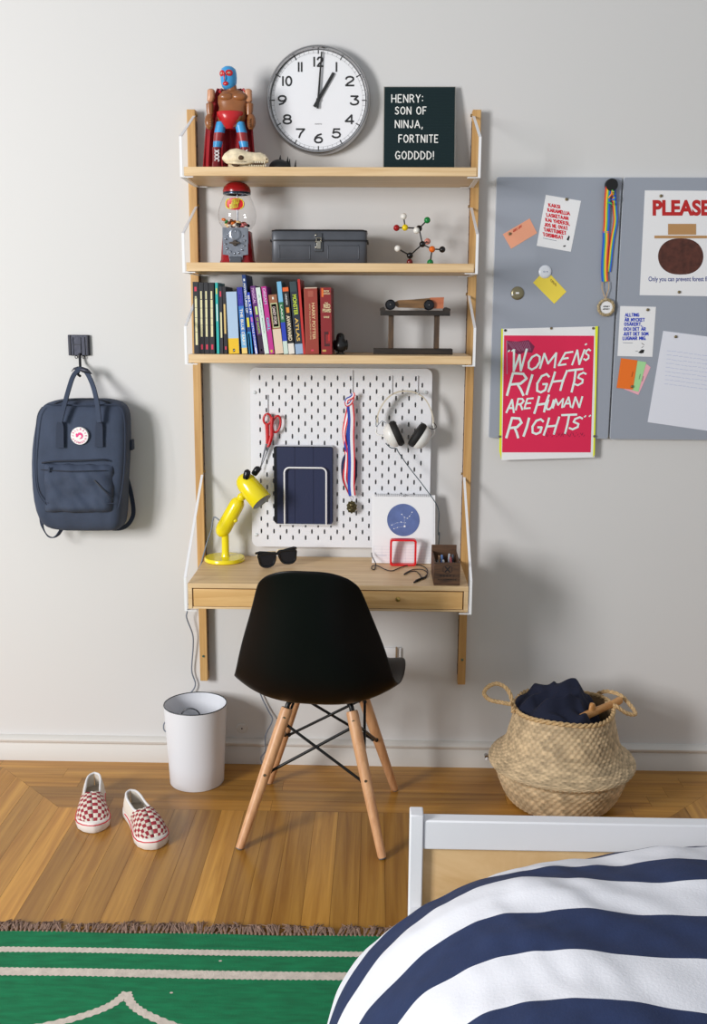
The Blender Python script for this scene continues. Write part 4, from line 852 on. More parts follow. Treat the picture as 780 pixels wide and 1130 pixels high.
mb = MB(); mb.tube(smooth_path([at(425.5, 489, yh-.006), at(431, 494, yh-.006), at(437.5, 495, yh-.008), at(439, 498, yh-.012), at(450, 514, -.08), at(464, 532, -.10), at(478, 551, -.125), at(483, 560, -.128), at(484.3, 568, -.125), at(483.9, 577, -.11)]+[at(483.5, 590, -.085)]+[(.334, -.06, .80), (.330, -.05, .7105)], 6), .0016, 8)
part('cord', mb, M('headphone_cord', (62, 76, 84), .5), HP)

# ---------------------------------------------------------------- desk lamp
yel = M('lamp_yellow', (240, 220, 20), .22, coat=.4)
LP = thing('desk_lamp', 'yellow giraffe shaped desk lamp with black horns standing on the desk', 'lamp', (-.337, -.073, Z4))
L0 = Vector((-.337, -.073, Z4+.0005))
mb = MB(); mb.lathe([(0, 0), (.060, 0), (.0625, .002), (.0625, .010), (.0605, .013), (.012, .0140), (0, .0142)], L0, 56); part('base', mb, yel, LP, angle=50)
mb = MB(); mb.lathe([(.0145, .013), (.0125, .018), (.0115, .03), (.0115, .090)], L0+Vector((.003, 0, 0)), 28, cap=True); part('stem', mb, yel, LP)
mb = MB(); a, b = Vector((-.345, -.075, .800)), Vector((-.286, -.082, .906)); d = (b-a).normalized(); x_, y_ = basis(d)
R_ = [mb.ring(a+d*t, x_, y_, r, r, 32) for t, r in ((-.014, .004), (-.012, .010), (-.006, .0165), (.004, .0220), (.016, .0240), (.100, .0230), (.112, .0215), (.121, .016), (.127, .009), (.129, .002))]
mb.loft(R_); arm = part('arm', mb, yel, LP, angle=70)
mb = MB(); mb.ell(a+d*.052+Vector((.020, -.010, -.004)), (.008, .008, .007), 14, 10); part('knob', mb, yel, arm)
mb = MB(); mb.ell((-.279, -.086, .915), .0135, 20, 12); part('joint', mb, yel, LP)
hp0 = at(269.5, 530, -.10); hp1 = at(289, 554, -.128); ax = (hp1-hp0).normalized(); x_, y_ = basis(ax)
mb = MB(); L_ = (hp1-hp0).length
prof = [(-.030, .002), (-.028, .012), (-.022, .021), (-.012, .028), (0, .0315), (.01, .0325), (L_, .0345), (L_, .0330), (.01, .0310), (0, .0300), (-.012, .0262)]
prof = [(t+.012, r) for t, r in prof[:5]]+[(t+.012 if t < .02 else t, r) for t, r in prof[5:]]
mb.loft([mb.ring(hp0+ax*(t-.002), x_, y_, r, r, 40) for t, r in prof[:7]]+[mb.ring(hp0+ax*(L_-.0005), x_, y_, .0331, .0331, 40)], False); shade = part('shade', mb, yel, LP, angle=50)
mb = MB(); mb.loft([mb.ring(hp0+ax*(L_-.0015), x_, y_, .0332, .0332, 40), mb.ring(hp0+ax*.016, x_, y_, .0305, .0305, 40)], False); q = mb.ring(hp0+ax*.016, x_, y_, .0305, .0305, 40); mb.add(q, [tuple(range(40))]); mb.ell(hp0+ax*.050, (.016, .016, .016), 20, 12)
part('lamp_lining', mb, M('lamp_lining', (206, 204, 206), .4), LP)
for (x1, y1), (x2, y2), yy in (((271.5, 526.5), (273, 520.5), -.126), ((281, 522), (284.5, 517), -.094)):
    mb = MB(); p, q2 = at(x1, y1, yy), at(x2, y2, yy); d2 = (q2-p).normalized(); u1, v1 = basis(d2); l2 = (q2-p).length
    mb.loft([mb.ring(p+d2*t, u1, v1, r, r, 20) for t, r in ((-.008, .003), (-.006, .0085), (0, .0100), (l2-.003, .0105), (l2+.003, .0085), (l2+.007, .003))]); part('horn', mb, M('horn_black', (12, 12, 18), .25), LP)
e = at(268.5, 538.4, -.1315); mb = MB(); mb.ell(e, (.0045, .003, .0050), 14, 8); part('eye', mb, black, LP)
mb = MB()
mb.tube(smooth_path([(-.352, -.062, .835), (-.372, -.050, .842), at(233, 585, -.045), at(228, 600, -.04), at(223, 618, -.038), (-.417, -.046, .690), (-.440, -.05, .640), at(207, 673, -.035), at(206, 682, -.03), at(212.5, 700, -.02), at(213, 715, -.015), at(211.5, 740, -.012), at(215.5, 756, -.012), at(207, 769, -.02), at(196, 785, -.02), at(184, 795, -.02), at(180.5, 801, -.022), at(184, 808, -.025), (-.48, -.03, .10), (-.44, -.035, .01), (-.39, -.04, .004), at(252, 853.5, -.045), at(262, 853.8, -.055), at(278, 850, -.045), at(290, 848, -.04), (-.236, -.032, .03), at(293, 828, -.03), at(293, 812, -.03), at(300.5, 795, -.02), at(297, 786, -.015), at(290, 772, -.012), at(284.5, 758, -.010), at(281, 744, -.01), (-.23, -.012, .36), (-.10, -.012, .40), (.06, -.014, .40), (.185, -.016, .375)], 6), .0023, 8)
part('cord', mb, cordm, LP)

# ---------------------------------------------------------------- wall socket behind chair, round cover plates
WS = thing('wall_socket', 'white wall socket behind the right side of the black chair', 'socket', (.195, 0, .34))
mb = MB(); mb.bx(.146, .222, -.008, 0, .335, .408); part('plate', mb, white_plastic, WS, bevel=.002)
mb = MB(); p = at(437.5, 716, -.012); mb.bx(p.x-.003, p.x+.003, -.014, -.009, p.z-.03, p.z+.006); part('switch_strip', mb, M('strip_tan', (150, 128, 104), .5), WS)
CP = thing('cable_cover', 'round white cable cover on the wall just above the baseboard', 'cable cover', (at(267, 803, 0).x, 0, at(267, 803, 0).z-.017))
p = at(267, 803.5, 0); mb = MB(); mb.lathe([(0, .004), (.013, .004), (.017, .0025), (.0185, 0)], (p.x, 0, p.z), 32, RY); part('plate', mb, M('cap_paint', (212, 210, 207), .5), CP)
mb = MB(); mb.lathe([(0, .0052), (.0022, .0052), (.0028, .004)], (p.x, 0, p.z), 14, RY); part('screw_hole', mb, blackink, CP)
TV = thing('pipe_fitting', 'small chrome and white fitting on the baseboard left of the woven basket', 'fitting', (at(536, 833, -.02).x, -.02, at(536, 833, -.02).z))
p = at(536, 833, -.014); mb = MB(); mb.cyl(p, p+Vector((0, -.018, 0)), .006, n=16); part('stub', mb, chrome, TV)
mb = MB(); mb.ell(p+Vector((.002, -.018, -.006)), (.006, .005, .006), 14, 8); part('cap', mb, white_plastic, TV)

# ---------------------------------------------------------------- sunglasses
SG = thing('sunglasses', 'black sunglasses with cream inner side lying on the desk by the yellow lamp', 'sunglasses', (-.17, -.14, Z4))
mb = MB(); lens = MB(); back = MB()
def sgp(px, py, off=0):                    # front plane: slightly turned
    t = (px-281)/46; return at(px, py, -.176+.045*t+off)
for c in ((295.3, 618.2), (316.8, 614.6)):
    base = [(-9.8, -4.8), (-9.5, 0), (-8.4, 5.4), (-5.2, 8.4), (.2, 9.0), (5.0, 7.2), (7.9, 2.6), (8.9, -2.6), (8.8, -5.4), (3, -5.9), (-4, -5.5)]
    if c[0] > 300: base = [(-x, y) for x, y in base][::-1]
    rot = -.10
    P_ = [sgp(c[0]+(x*math.cos(rot)-y*math.sin(rot))*1.0, c[1]+(x*math.sin(rot)+y*math.cos(rot))*.98) for x, y in base]
    P2 = []
    for i in range(len(P_)):
        p0, p1, p2, p3 = P_[i-1], P_[i], P_[(i+1) % len(P_)], P_[(i+2) % len(P_)]
        for j in range(4): t = j/4; P2.append(.5*((2*p1)+(p2-p0)*t+(2*p0-5*p1+4*p2-p3)*t*t+(3*p1-p0-3*p2+p3)*t**3))
    mb.tube(P2, .0036, 8, closed=True); back.tube([p+Vector((-.0022, .0060, .0018)) for p in P2], .0036, 8, closed=True)
    n = len(P2); lens.add(P2, [tuple(range(n))])
for dy, tgt in ((0, mb), (.0042, back)): tgt.tube([sgp(281.6, 612.6, dy), sgp(286.5, 611.2, dy), sgp(294, 611.4, dy), sgp(303, 612.3, dy), sgp(306, 612.6, dy), sgp(309, 610.2, dy), sgp(318, 607.4, dy), sgp(324, 605.9, dy), sgp(327, 606.3, dy)], [.0034, .004, .0034, .0036, .0042, .0036, .0034, .004, .0034], 8)
lt_ = min(p.z for p in mb.v+back.v); dzz = Z4+.0006-lt_
for q_ in (mb, back, lens): q_.v = [p+Vector((0, 0, dzz)) for p in q_.v]
part('rim', mb, M('sunglass_black', (14, 16, 20), .25), SG); part('rim_lining', back, M('sunglass_cream', (226, 206, 170), .4), SG); part('lens', lens, M('lens_dark', (20, 24, 32), .4), SG, smooth=False)
for px, s in ((282, 1), (326.5, -1)):
    mb = MB(); p = sgp(px, 612.5 if s > 0 else 607); p.z += dzz; mb.tube(smooth_path([p+Vector((0, .003, 0)), p+Vector((s*.003, .014, -.001)), p+Vector((s*.05, .040+.028*s, -.012)), p+Vector((s*.105, .036+.036*s, -.026))], 4), .0022, 8, flat=1.3); part('temple', mb, M('temple_cream', (222, 204, 170), .4), SG)

# ---------------------------------------------------------------- calendar leaning on the pegboard
CL = thing('calendar', 'white wall calendar with a blue star map disc leaning against the pegboard', 'calendar', (.225, -.08, Z4))
c00 = Vector((.1250, -.082, Z4+.0008)); c10 = Vector((.3215, -.085, Z4+.0008)); top = Vector((-.002, .046, .2085)); Xc = (c10-c00)/(c10-c00).length; Yc_ = top.normalized(); Wc, Hc = (c10-c00).length, top.length
def cal(mb): Zc = Xc.cross(Yc_); mb.v = [c00+Xc*p.x+Yc_*p.y+Zc*p.z for p in mb.v]; return mb
mb = MB(); mb.bx(0, Wc, 0, Hc, 0, .0015); mb.bx(.003, Wc-.006, .001, Hc-.004, .0016, .0026); mb.bx(.001, Wc-.014, .0, .050, .0027, .0034); part('pages', cal(mb), M('calendar_paper', (236, 236, 238), .75), CL, smooth=False)
mb = MB(); disc(mb, .0975, .1350, .0505, 56, .0036); part('star_map', cal(mb), M('star_blue', (90, 108, 160), .7, var=.18, vscale=28), CL, smooth=False)
mb = MB(); stars = [(363, 167, 1.3), (345, 196, 1.2), (330, 211, 1.3), (309, 204, 1.2), (290, 183, 1.4), (285, 238, 1.4), (257, 243, .9), (219, 260, 1.3), (235, 286, 1.2), (260, 277, 1.1), (315, 242, 1.0), (310, 268, 2.6)]
sp = [(.0975+(x-301)*.0505/115, .1350-(y-223)*.0505/115, r) for x, y, r in stars]
for x, y, r in sp: disc(mb, x, y, r*.00125, 12, .0039)
for a, b in ((0, 1), (1, 2), (2, 3), (3, 4), (3, 11), (5, 6), (6, 7), (8, 9), (9, 11), (5, 10)): ribbon2(mb, [sp[a][:2], sp[b][:2]], .0003, .0038)
part('stars', cal(mb), paper, CL, smooth=False)
mb = MB()
for i in range(8): ribbon2(mb, [(.006+i*.0245, .004), (.006+i*.0245, .052)], .0005, .0037)
for j in range(6): ribbon2(mb, [(.006, .006+j*.0092), (Wc-.016, .006+j*.0092)], .0005, .0037)
for j in range(2): ribbon2(mb, [(.014, .022+j*.004), (.045, .022+j*.004)], .0012, .0038)
part('date_grid', cal(mb), M('grid_grey', (196, 200, 212), .8), CL, smooth=False)
mb = MB()
for i in range(36): x = .010+i*(Wc-.022)/35; mb.tube([(x, Hc-.0055, .003), (x, Hc-.003, .0055), (x, Hc+.002, .005), (x, Hc+.003, .001), (x, Hc, -.002)], .0006, 5)
mb.tube([(.085, Hc-.001, .004), (.092, Hc+.001, .008), (.0975, Hc-.006, .009), (.103, Hc+.001, .008), (.110, Hc-.001, .004)], .0009, 6)
part('spiral_binding', cal(mb), M('binding_grey', (170, 172, 178), .3, .8), CL)

# ---------------------------------------------------------------- red bookend frame
RF = thing('bookend', 'red square metal bookend frame standing in front of the calendar', 'bookend', (.221, -.115, Z4))
rx0, rx1, rz0, rz1 = at(430.3, 600, -.11).x, at(459.6, 600, -.11).x, Z4+.001, at(445, 595, -.11).z
Pq = rrect(rx0, rx1, rz0, rz1, .008, 5); Pi = rrect(rx0+.006, rx1-.006, rz0+.0045, rz1-.005, .005, 5); n = len(Pq)
mb = MB(); y0_, y1_ = -.118, -.096
vs = [(x, y, z) for y, ps in ((y0_, Pq), (y0_, Pi), (y1_, Pi), (y1_, Pq)) for x, z in ps]; fs = []
for L1, L2 in ((0, 1), (1, 2), (2, 3), (3, 0)):
    for k in range(n): fs.append((L1*n+k, L1*n+(k+1) % n, L2*n+(k+1) % n, L2*n+k))
mb.add(vs, fs); part('frame', mb, M('bookend_red', (222, 24, 30), .3), RF, angle=60)
mb = MB(); mb.bx(rx0+.02, rx1-.02, y1_, y1_+.008, rz0, rz0+.0015); part('foot', mb, M('bookend_red2', (222, 24, 30), .3), RF)

# ---------------------------------------------------------------- wooden crate with pens
CRt = thing('pen_crate', 'small dark wooden crate with stamped mark holding pens at the desk corner', 'crate', (.340, -.265, Z4))
cw_ = wood('crate_wood', (56, 38, 27), (104, 72, 48), (10, 60, 90), .6, bump=.2)
qx0, qx1, qy0, qy1, qz = .3035, .3785, -.340, -.185, Z4+.0006; qh = .0665; t = .005
for nm, bxs in (('front_board', (qx0, qx1, qy0, qy0+t, qz, qz+qh)), ('back_board', (qx0, qx1, qy1-t, qy1, qz, qz+qh+.018)), ('side_board', (qx0, qx0+t, qy0+t+.0003, qy1-t-.0003, qz, qz+qh)), ('side_board', (qx1-t, qx1, qy0+t+.0003, qy1-t-.0003, qz, qz+qh)), ('bottom_board', (qx0+t, qx1-t, qy0+t, qy1-t, qz, qz+.004))):
    mb = MB(); mb.bx(*bxs); part(nm, mb, cw_, CRt, bevel=.0008)
mb = MB(); ccx = (qx0+qx1)/2+.001; cc = qz+.047
for i in range(6): a, b = PI/6+i*PI/3, PI/6+(i+1)*PI/3; ribbon2(mb, [(ccx+.0145*math.cos(a), cc+.0125*math.sin(a)), (ccx+.0145*math.cos(b), cc+.0125*math.sin(b))], .0014)
ribbon2(mb, [(ccx-.006, cc-.007), (ccx+.006, cc+.007)], .0034); ribbon2(mb, [(ccx-.006, cc+.007), (ccx+.006, cc-.007)], .0034)
strokes(mb, 'REEFY', qx0+.018, qx1-.016, qz+.025, qz+.0305, .0012, gap=.7); strokes(mb, 'HANDMADE', qx0+.012, qx1-.010, qz+.015, qz+.0195, .0009, gap=.5)
part('stamp', wallmb(mb, qy0-.0004), M('stamp_ink', (24, 22, 22), .7), CRt, smooth=False)
for i, (x, y, a, b, c, lab) in enumerate(((.315, -.30, (.002, .05), .052, (30, 30, 34), 'black pen in the wooden crate, leftmost'), (.328, -.27, (.004, .06), .058, (60, 110, 190), 'blue pen in the wooden crate'), (.338, -.29, (-.004, .05), .050, (214, 216, 220), 'white capped pen in the wooden crate'), (.350, -.25, (.004, .04), .062, (160, 164, 172), 'silver marker in the wooden crate'), (.360, -.28, (-.003, .06), .054, (150, 40, 46), 'red pen in the wooden crate'), (.367, -.24, (-.003, .03), .060, (40, 46, 60), 'dark navy pen near the right side of the wooden crate'), (.322, -.25, (.002, .04), .056, (176, 120, 70), 'tan wooden pencil in the wooden crate'))):
    b0 = Vector((x, y-.02, qz+.0055)); b1 = b0+Vector((a[0], a[1]*.9, b)); PN = thing('pen', lab, 'pen', b0)
    mb = MB(); mb.cyl(b0, b0.lerp(b1, .75), .0034, n=12); part('barrel', mb, M('pen_%d' % i, c, .3), PN)
    mb = MB(); mb.cyl(b0.lerp(b1, .75), b1, .0040, .0034, n=12); part('cap', mb, M('pencap_%d' % i, tuple(int(k*.7+50) for k in c), .25), PN)

# ---------------------------------------------------------------- charging cable
def dsk(px, py): 
    d = FWD+RGT*((px-390)/F_PX)-UPV*((py-565)/F_PX); p = CAM+d*((Z4+.0028-CAM.z)/d.z); return p
CB = thing('charging_cable', 'thin black charging cable coiled on the desk in front of the calendar', 'cable', dsk(450, 630))
mb = MB(); mb.tube(smooth_path([at(410, 610, -.09), at(410.5, 614, -.10), at(413.5, 619.5, -.115)]+[dsk(*q) for q in ((414.5, 623.5), (413, 628.5), (410, 627), (411, 624.3), (416, 624), (424, 628), (432, 630), (440, 627), (449, 624), (459, 623.2), (467, 625), (471.5, 629), (471, 634), (466, 638), (463, 634), (459, 630.5), (452, 631), (446, 634), (448, 632), (456, 628.5), (466, 628.5), (471.3, 632), (470, 636.5), (466.5, 638.8))], 5), .0015, 8); part('wire', mb, blackcord, CB)
mb = MB(); a, b, c = dsk(467, 637.5), dsk(459.5, 641), dsk(456.8, 642.6); mb.cyl(a, b, .0028, .0042, 12); mb.cyl(b, c, .0030, .0026, 10); part('plug', mb, black, CB)

# ---------------------------------------------------------------- chair
ca = math.radians(-5.6); CH = thing('shell_chair', 'black moulded shell chair on splayed beech legs pushed up to the desk', 'chair', (-.016, -.375, 0), ca)
cpl = M('chair_black', (5, 5, 7), .38, bump=.05, bscale=400, spec=.22)
secs = [(.216, .412, .185, 0, 0, 2.2), (.207, .432, .212, 0, .006, 2.2), (.165, .436, .230, 0, .018, 2.4), (.09, .427, .238, 0, .033, 2.6), (.01, .417, .240, 0, .046, 2.8), (-.07, .409, .238, .006, .056, 2.8), (-.135, .410, .232, .022, .064, 2.8), (-.180, .432, .222, .044, .060, 2.8), (-.204, .480, .214, .062, .042, 2.8), (-.216, .545, .205, .066, .014, 2.6), (-.228, .615, .187, .064, .004, 2.4), (-.240, .685, .165, .056, -.004, 2.3), (-.250, .745, .149, .046, -.012, 2.3), (-.258, .790, .137, .036, -.020, 2.6), (-.262, .812, .126, .028, -.026, 3.0), (-.263, .8225, .106, .020, -.022, 3.2)]
mb = MB(); nS = 25; vs = []
for (y, z, w_, dy, dz, pw) in secs:
    for j in range(nS): s_ = j/(nS-1)*2-1; s_ = math.sin(s_*PI/2)*.35+s_*.65; a_ = abs(s_)**pw; vs.append((w_*s_, y+dy*a_, z+dz*a_))
mb.add(vs, [(i*nS+j, i*nS+j+1, (i+1)*nS+j+1, (i+1)*nS+j) for i in range(len(secs)-1) for j in range(nS-1)])
part('seat_shell', mb, cpl, CH, local=True, solid=.0055, sub=2, angle=180)
beech = wood('beech_leg', (196, 142, 100), (222, 172, 128), (60, 60, 5), .4)
Wc_ = Matrix.Translation((-.016, -.375, 0))@Matrix.Rotation(ca, 4, 'Z'); Wi = Wc_.inverted()
legs = {'nl': ((-.236, -.562), (-.107, -.452)), 'nr': ((.164, -.601), (.073, -.467)), 'fl': ((-.196, -.150), (-.085, -.270)), 'fr': ((.205, -.186), (.093, -.292))}
LG = {}
for k, (b, t_) in legs.items():
    B0, T0 = Vector((*b, 0)), Vector((*t_, .382)); LG[k] = (B0, T0); d = (T0-B0).normalized(); mb = MB(); x_, y_ = basis(d)
    mb.loft([mb.ring(B0+(T0-B0)*f_+(Vector((0, 0, .004)) if f_ == 0 else Vector()), x_, y_, r, r, 20) for f_, r in ((0.0, .0105), (.02, .0118), (.5, .0158), (.85, .0172), (.97, .0170), (.985, .0155))])
    o = part('leg', mb, beech, CH, angle=50)
    mb = MB(); mb.cyl(B0+Vector((0, 0, .0003)), B0+d*.011, .0095, .0110, 18); part('glide', mb, M('glide_grey', (96, 98, 102), .5), o)
    mb = MB()
    for f_ in (.93, .53):
        p = B0.lerp(T0, f_); out = Vector((0, -1, 0)); p2 = p+out*.0165 if k in ('nl', 'nr') else p+Vector((0, -.016, 0)); mb.cyl(p2+Vector((0, .004, 0)), p2+Vector((0, -.0012, 0)), .0040, n=12)
    part('bolt', mb, M('bolt_nickel', (150, 140, 130), .3, .9), o)
rodm = M('strut_black', (16, 16, 18), .35, .3)
def rod(p, q, nm='strut'): mb = MB(); mb.cyl(p, q, .0042, n=10); mb.ell(p, .0062, 10, 8); mb.ell(q, .0062, 10, 8); part(nm, mb, rodm, CH)
def lp(k, f_, ins=(0, 0, 0)): return LG[k][0].lerp(LG[k][1], f_)+Vector(ins)
rod(lp('nl', .86, (.015, .006, 0)), lp('nr', .50, (-.014, .012, 0))); rod(lp('nr', .86, (-.015, .006, 0)), lp('nl', .52, (.014, .018, 0)))
rod(lp('fl', .88, (.015, -.01, 0)), lp('fr', .52, (-.014, -.012, 0))); rod(lp('fr', .88, (-.015, -.010, 0)), lp('fl', .52, (.014, -.018, 0)))
rod(lp('nl', .88, (-.002, .018, 0)), lp('fl', .52, (.002, -.018, 0))); rod(lp('fl', .88, (-.002, -.018, 0)), lp('nl', .56, (.002, .018, 0)))
rod(lp('nr', .88, (.002, .018, 0)), lp('fr', .52, (-.002, -.018, 0))); rod(lp('fr', .88, (.002, -.018, 0)), lp('nr', .56, (-.002, .018, 0)))
for k in LG:
    mb = MB(); T0 = LG[k][1]; ctr = Vector((-.010, -.372, .402)); d = (T0-LG[k][0]).normalized(); dirv = (ctr-T0); dirv.z = 0; dirv.normalize()
    mb.tube(smooth_path([T0-d*.012, T0+d*.010, T0+dirv*.030+Vector((0, 0, .018)), T0+dirv*.070+Vector((0, 0, .021))], 4), .0075, 10); part('leg_bracket', mb, rodm, CH)

# ---------------------------------------------------------------- waste bin
WB = thing('waste_bin', 'white round waste bin with a dark rim standing by the baseboard under the shelf upright', 'waste bin', (-.428, -.14, 0))
bc = Vector((-.428, -.142, .0005)); H = .262
mb = MB(); mb.lathe([(0, 0), (.0835, 0), (.0855, .003), (.0885, .07), (.0985, H-.002), (.0965, H-.002), (.0865, .07), (.083, .006), (0, .006)], bc, 72); part('bucket', mb, M('bin_white', (226, 228, 234), .35), WB, angle=50)
mb = MB(); mb.tube([bc+Vector((.0978*math.cos(2*PI*i/72), .0978*math.sin(2*PI*i/72), H-.001)) for i in range(72)], .0017, 8, closed=True); part('rim', mb, M('bin_rim', (44, 54, 60), .4), WB)
mb = MB(); mb.tube(smooth_path([bc+Vector((.029*math.cos(t), -.0935+.012*(1-math.sin(t)*0), H-.030+.0255*math.sin(t)*1.05+.018)) for t in [PI*k/12 for k in range(13)]], 2), .0022, 8); part('handle', mb, M('bin_handle', (34, 40, 46), .4), WB)

# ---------------------------------------------------------------- seagrass basket
BK = thing('woven_basket', 'large woven seagrass basket with folded rim and two handles by the baseboard', 'basket', (.71, -.232, 0))
bc = Vector((.712, -.232, 0)); nA, prof = 208, []
ctl = [(.134, .004), (.152, .006), (.172, .032), (.187, .065), (.198, .095), (.200, .116), (.215, .127), (.2225, .134), (.2195, .142), (.207, .151), (.194, .163), (.181, .179), (.172, .200), (.165, .228), (.158, .256), (.153, .282), (.149, .303)]
pth = smooth_path([Vector((r, 0, z)) for r, z in ctl], 7); nK = len(pth)
mb = MB(); mb.col = []; rnd = {}
for i, p in enumerate(pth):
    r, z = p.x, p.z
    for j in range(nA):
        cell_v = i/2.8; cell_u = j/4+ (cell_v*.5)
        h_ = math.sin(PI*((j/4+.5*math.floor(cell_v)) % 1))*(.55+.45*math.sin(PI*(cell_v % 1)))
        rr_ = r+.0044*h_-.0022; a = 2*PI*j/nA
        squash = 1-.03*math.cos(2*a+1.0)*(z/.3)
        mb.v.append(bc+Vector((rr_*math.cos(a)*squash, rr_*math.sin(a), z+.004*math.sin(3*a+1)*(z/.3)+.001)))
        key = (int(cell_u), int(cell_v)); t = rnd.setdefault(key, random.uniform(.66, 1.2)); t *= .66+.34*h_
        mb.col.append((t, t*.97, t*.90))
for i in range(nK-1):
    for j in range(nA): mb.f.append((i*nA+j, i*nA+(j+1) % nA, (i+1)*nA+(j+1) % nA, (i+1)*nA+j)); mb.m.append(0)
straw = M('seagrass', (214, 190, 156), .7, var=.12, vscale=25, attr='tint', bump=.5, bscale=350)
part('woven_body', mb, straw, BK, angle=180)
mb = MB(); mb.lathe([(.146, .303), (.145, .28), (.155, .22), (.170, .18), (.172, .14), (.160, .08), (.13, .012), (0, .010)], bc, 64); part('inside', mb, M('basket_inside', (150, 122, 88), .8, var=.2, vscale=60), BK)
plain = M('seagrass_plait', (196, 164, 118), .7, var=.25, vscale=120, bump=.6, bscale=300)
mb = MB()
for ph in (0, PI):
    N_ = 260; mb.tube([bc+Vector(((.150+.0035*math.cos(i*.62+ph))*math.cos(2*PI*i/N_)*(1-.03*math.cos(4*PI*i/N_+1)), (.150+.0035*math.cos(i*.62+ph))*math.sin(2*PI*i/N_), .305+.004*math.sin(6*PI*i/N_+1)+.0035*math.sin(i*.62+ph))) for i in range(N_)], .0042, 6, closed=True)
part('plaited_rim', mb, plain, BK)
def rope(pts, nm='handle'):
    P = smooth_path(pts, 12); mb = MB()
    for ph in (0, 2*PI/3, 4*PI/3):
        Q = []
        for i, p in enumerate(P):
            d = (P[min(i+1, len(P)-1)]-P[max(i-1, 0)]).normalized(); x_, y_ = basis(d); Q.append(p+x_*.0032*math.cos(i*.55+ph)+y_*.0032*math.sin(i*.55+ph))
        mb.tube(Q, .0036, 6)
    part(nm, mb, plain, BK)
rope([at(566, 786, -.26), at(565.5, 775, -.26), at(560, 761, -.25), at(549, 754.5, -.24), at(539, 757.5, -.24), at(534, 765, -.245), at(540, 772, -.25), at(552, 775, -.26), at(564, 777, -.27)])
rope([at(655, 768, -.12), at(668, 763, -.15), at(684, 767, -.19), at(696, 779, -.22), at(701, 788, -.24), at(691, 787, -.25), at(679, 779, -.25), at(668, 776, -.24)])

# ---------------------------------------------------------------- clothes and wooden piece in the basket
CLT = thing('navy_clothes', 'crumpled navy blue clothes heaped inside the woven basket', 'clothes', (.69, -.232, .20))
mb = MB(); nu, nv = 90, 60; vs = []
for i in range(nv+1):
    v = i/nv; 
    for j in range(nu):
        a = 2*PI*j/nu; r = .132*math.sin(v*PI/2)**.85; x, y = r*math.cos(a), r*math.sin(a)
        n1 = noise.noise(Vector((x*11+3, y*11, 1.7))); n2 = noise.noise(Vector((x*24, y*24+5, 4.2))); rg = 1-abs(noise.noise(Vector((x*15+7, y*15, 9))))*2.2
        z = .258+.062*math.cos(v*PI/2)**.6+.030*n1+.018*n2+.034*max(0, rg)*(1-v*.5)
        z += .046*math.exp(-((x-.028)**2+(y-.03)**2)/.0009)+.018*math.exp(-((x+.05)**2+(y-.03)**2)/.0022)-.040*max(0, (x-.06)/.07)
        vs.append(bc+Vector((x-.018, y, z+.004)))
mb.add(vs, [(i*nu+j, i*nu+(j+1) % nu, (i+1)*nu+(j+1) % nu, (i+1)*nu+j) for i in range(nv) for j in range(nu)])
part('cloth', mb, M('cloth_navy', (15, 22, 46), .9, bump=.2, bscale=200), CLT, angle=180, sub=1)
WP = thing('wooden_toy', 'light wooden toy handle with a round stub resting on the basket rim', 'wooden toy', at(660, 785, -.30))
wmat = wood('toy_wood', (178, 122, 66), (214, 160, 100), (20, 60, 60), .45)
mb = MB(); a, b = at(630, 797, -.345), at(685, 772.5, -.22); d = (b-a).normalized(); x_ = d.cross(Vector((0, 0, 1))).normalized(); y_ = x_.cross(d); L_ = (b-a).length
mb.loft([mb.ring(a+d*L_*t, x_, y_, .008, r, 20, .8) for t, r in ((0, .004), (.04, .010), (.3, .0135), (.55, .0125), (.8, .0105), (.95, .0130), (1, .010))]); part('bar', mb, wmat, WP, angle=70)
mb = MB(); p0 = a+d*L_*.42+y_*.004; mb.loft([mb.ring(p0+y_*t, d, x_, r, .007, 18) for t, r in ((0, .018), (.012, .013), (.020, .0105), (.026, .006))]); part('stub', mb, wmat, WP, angle=70)

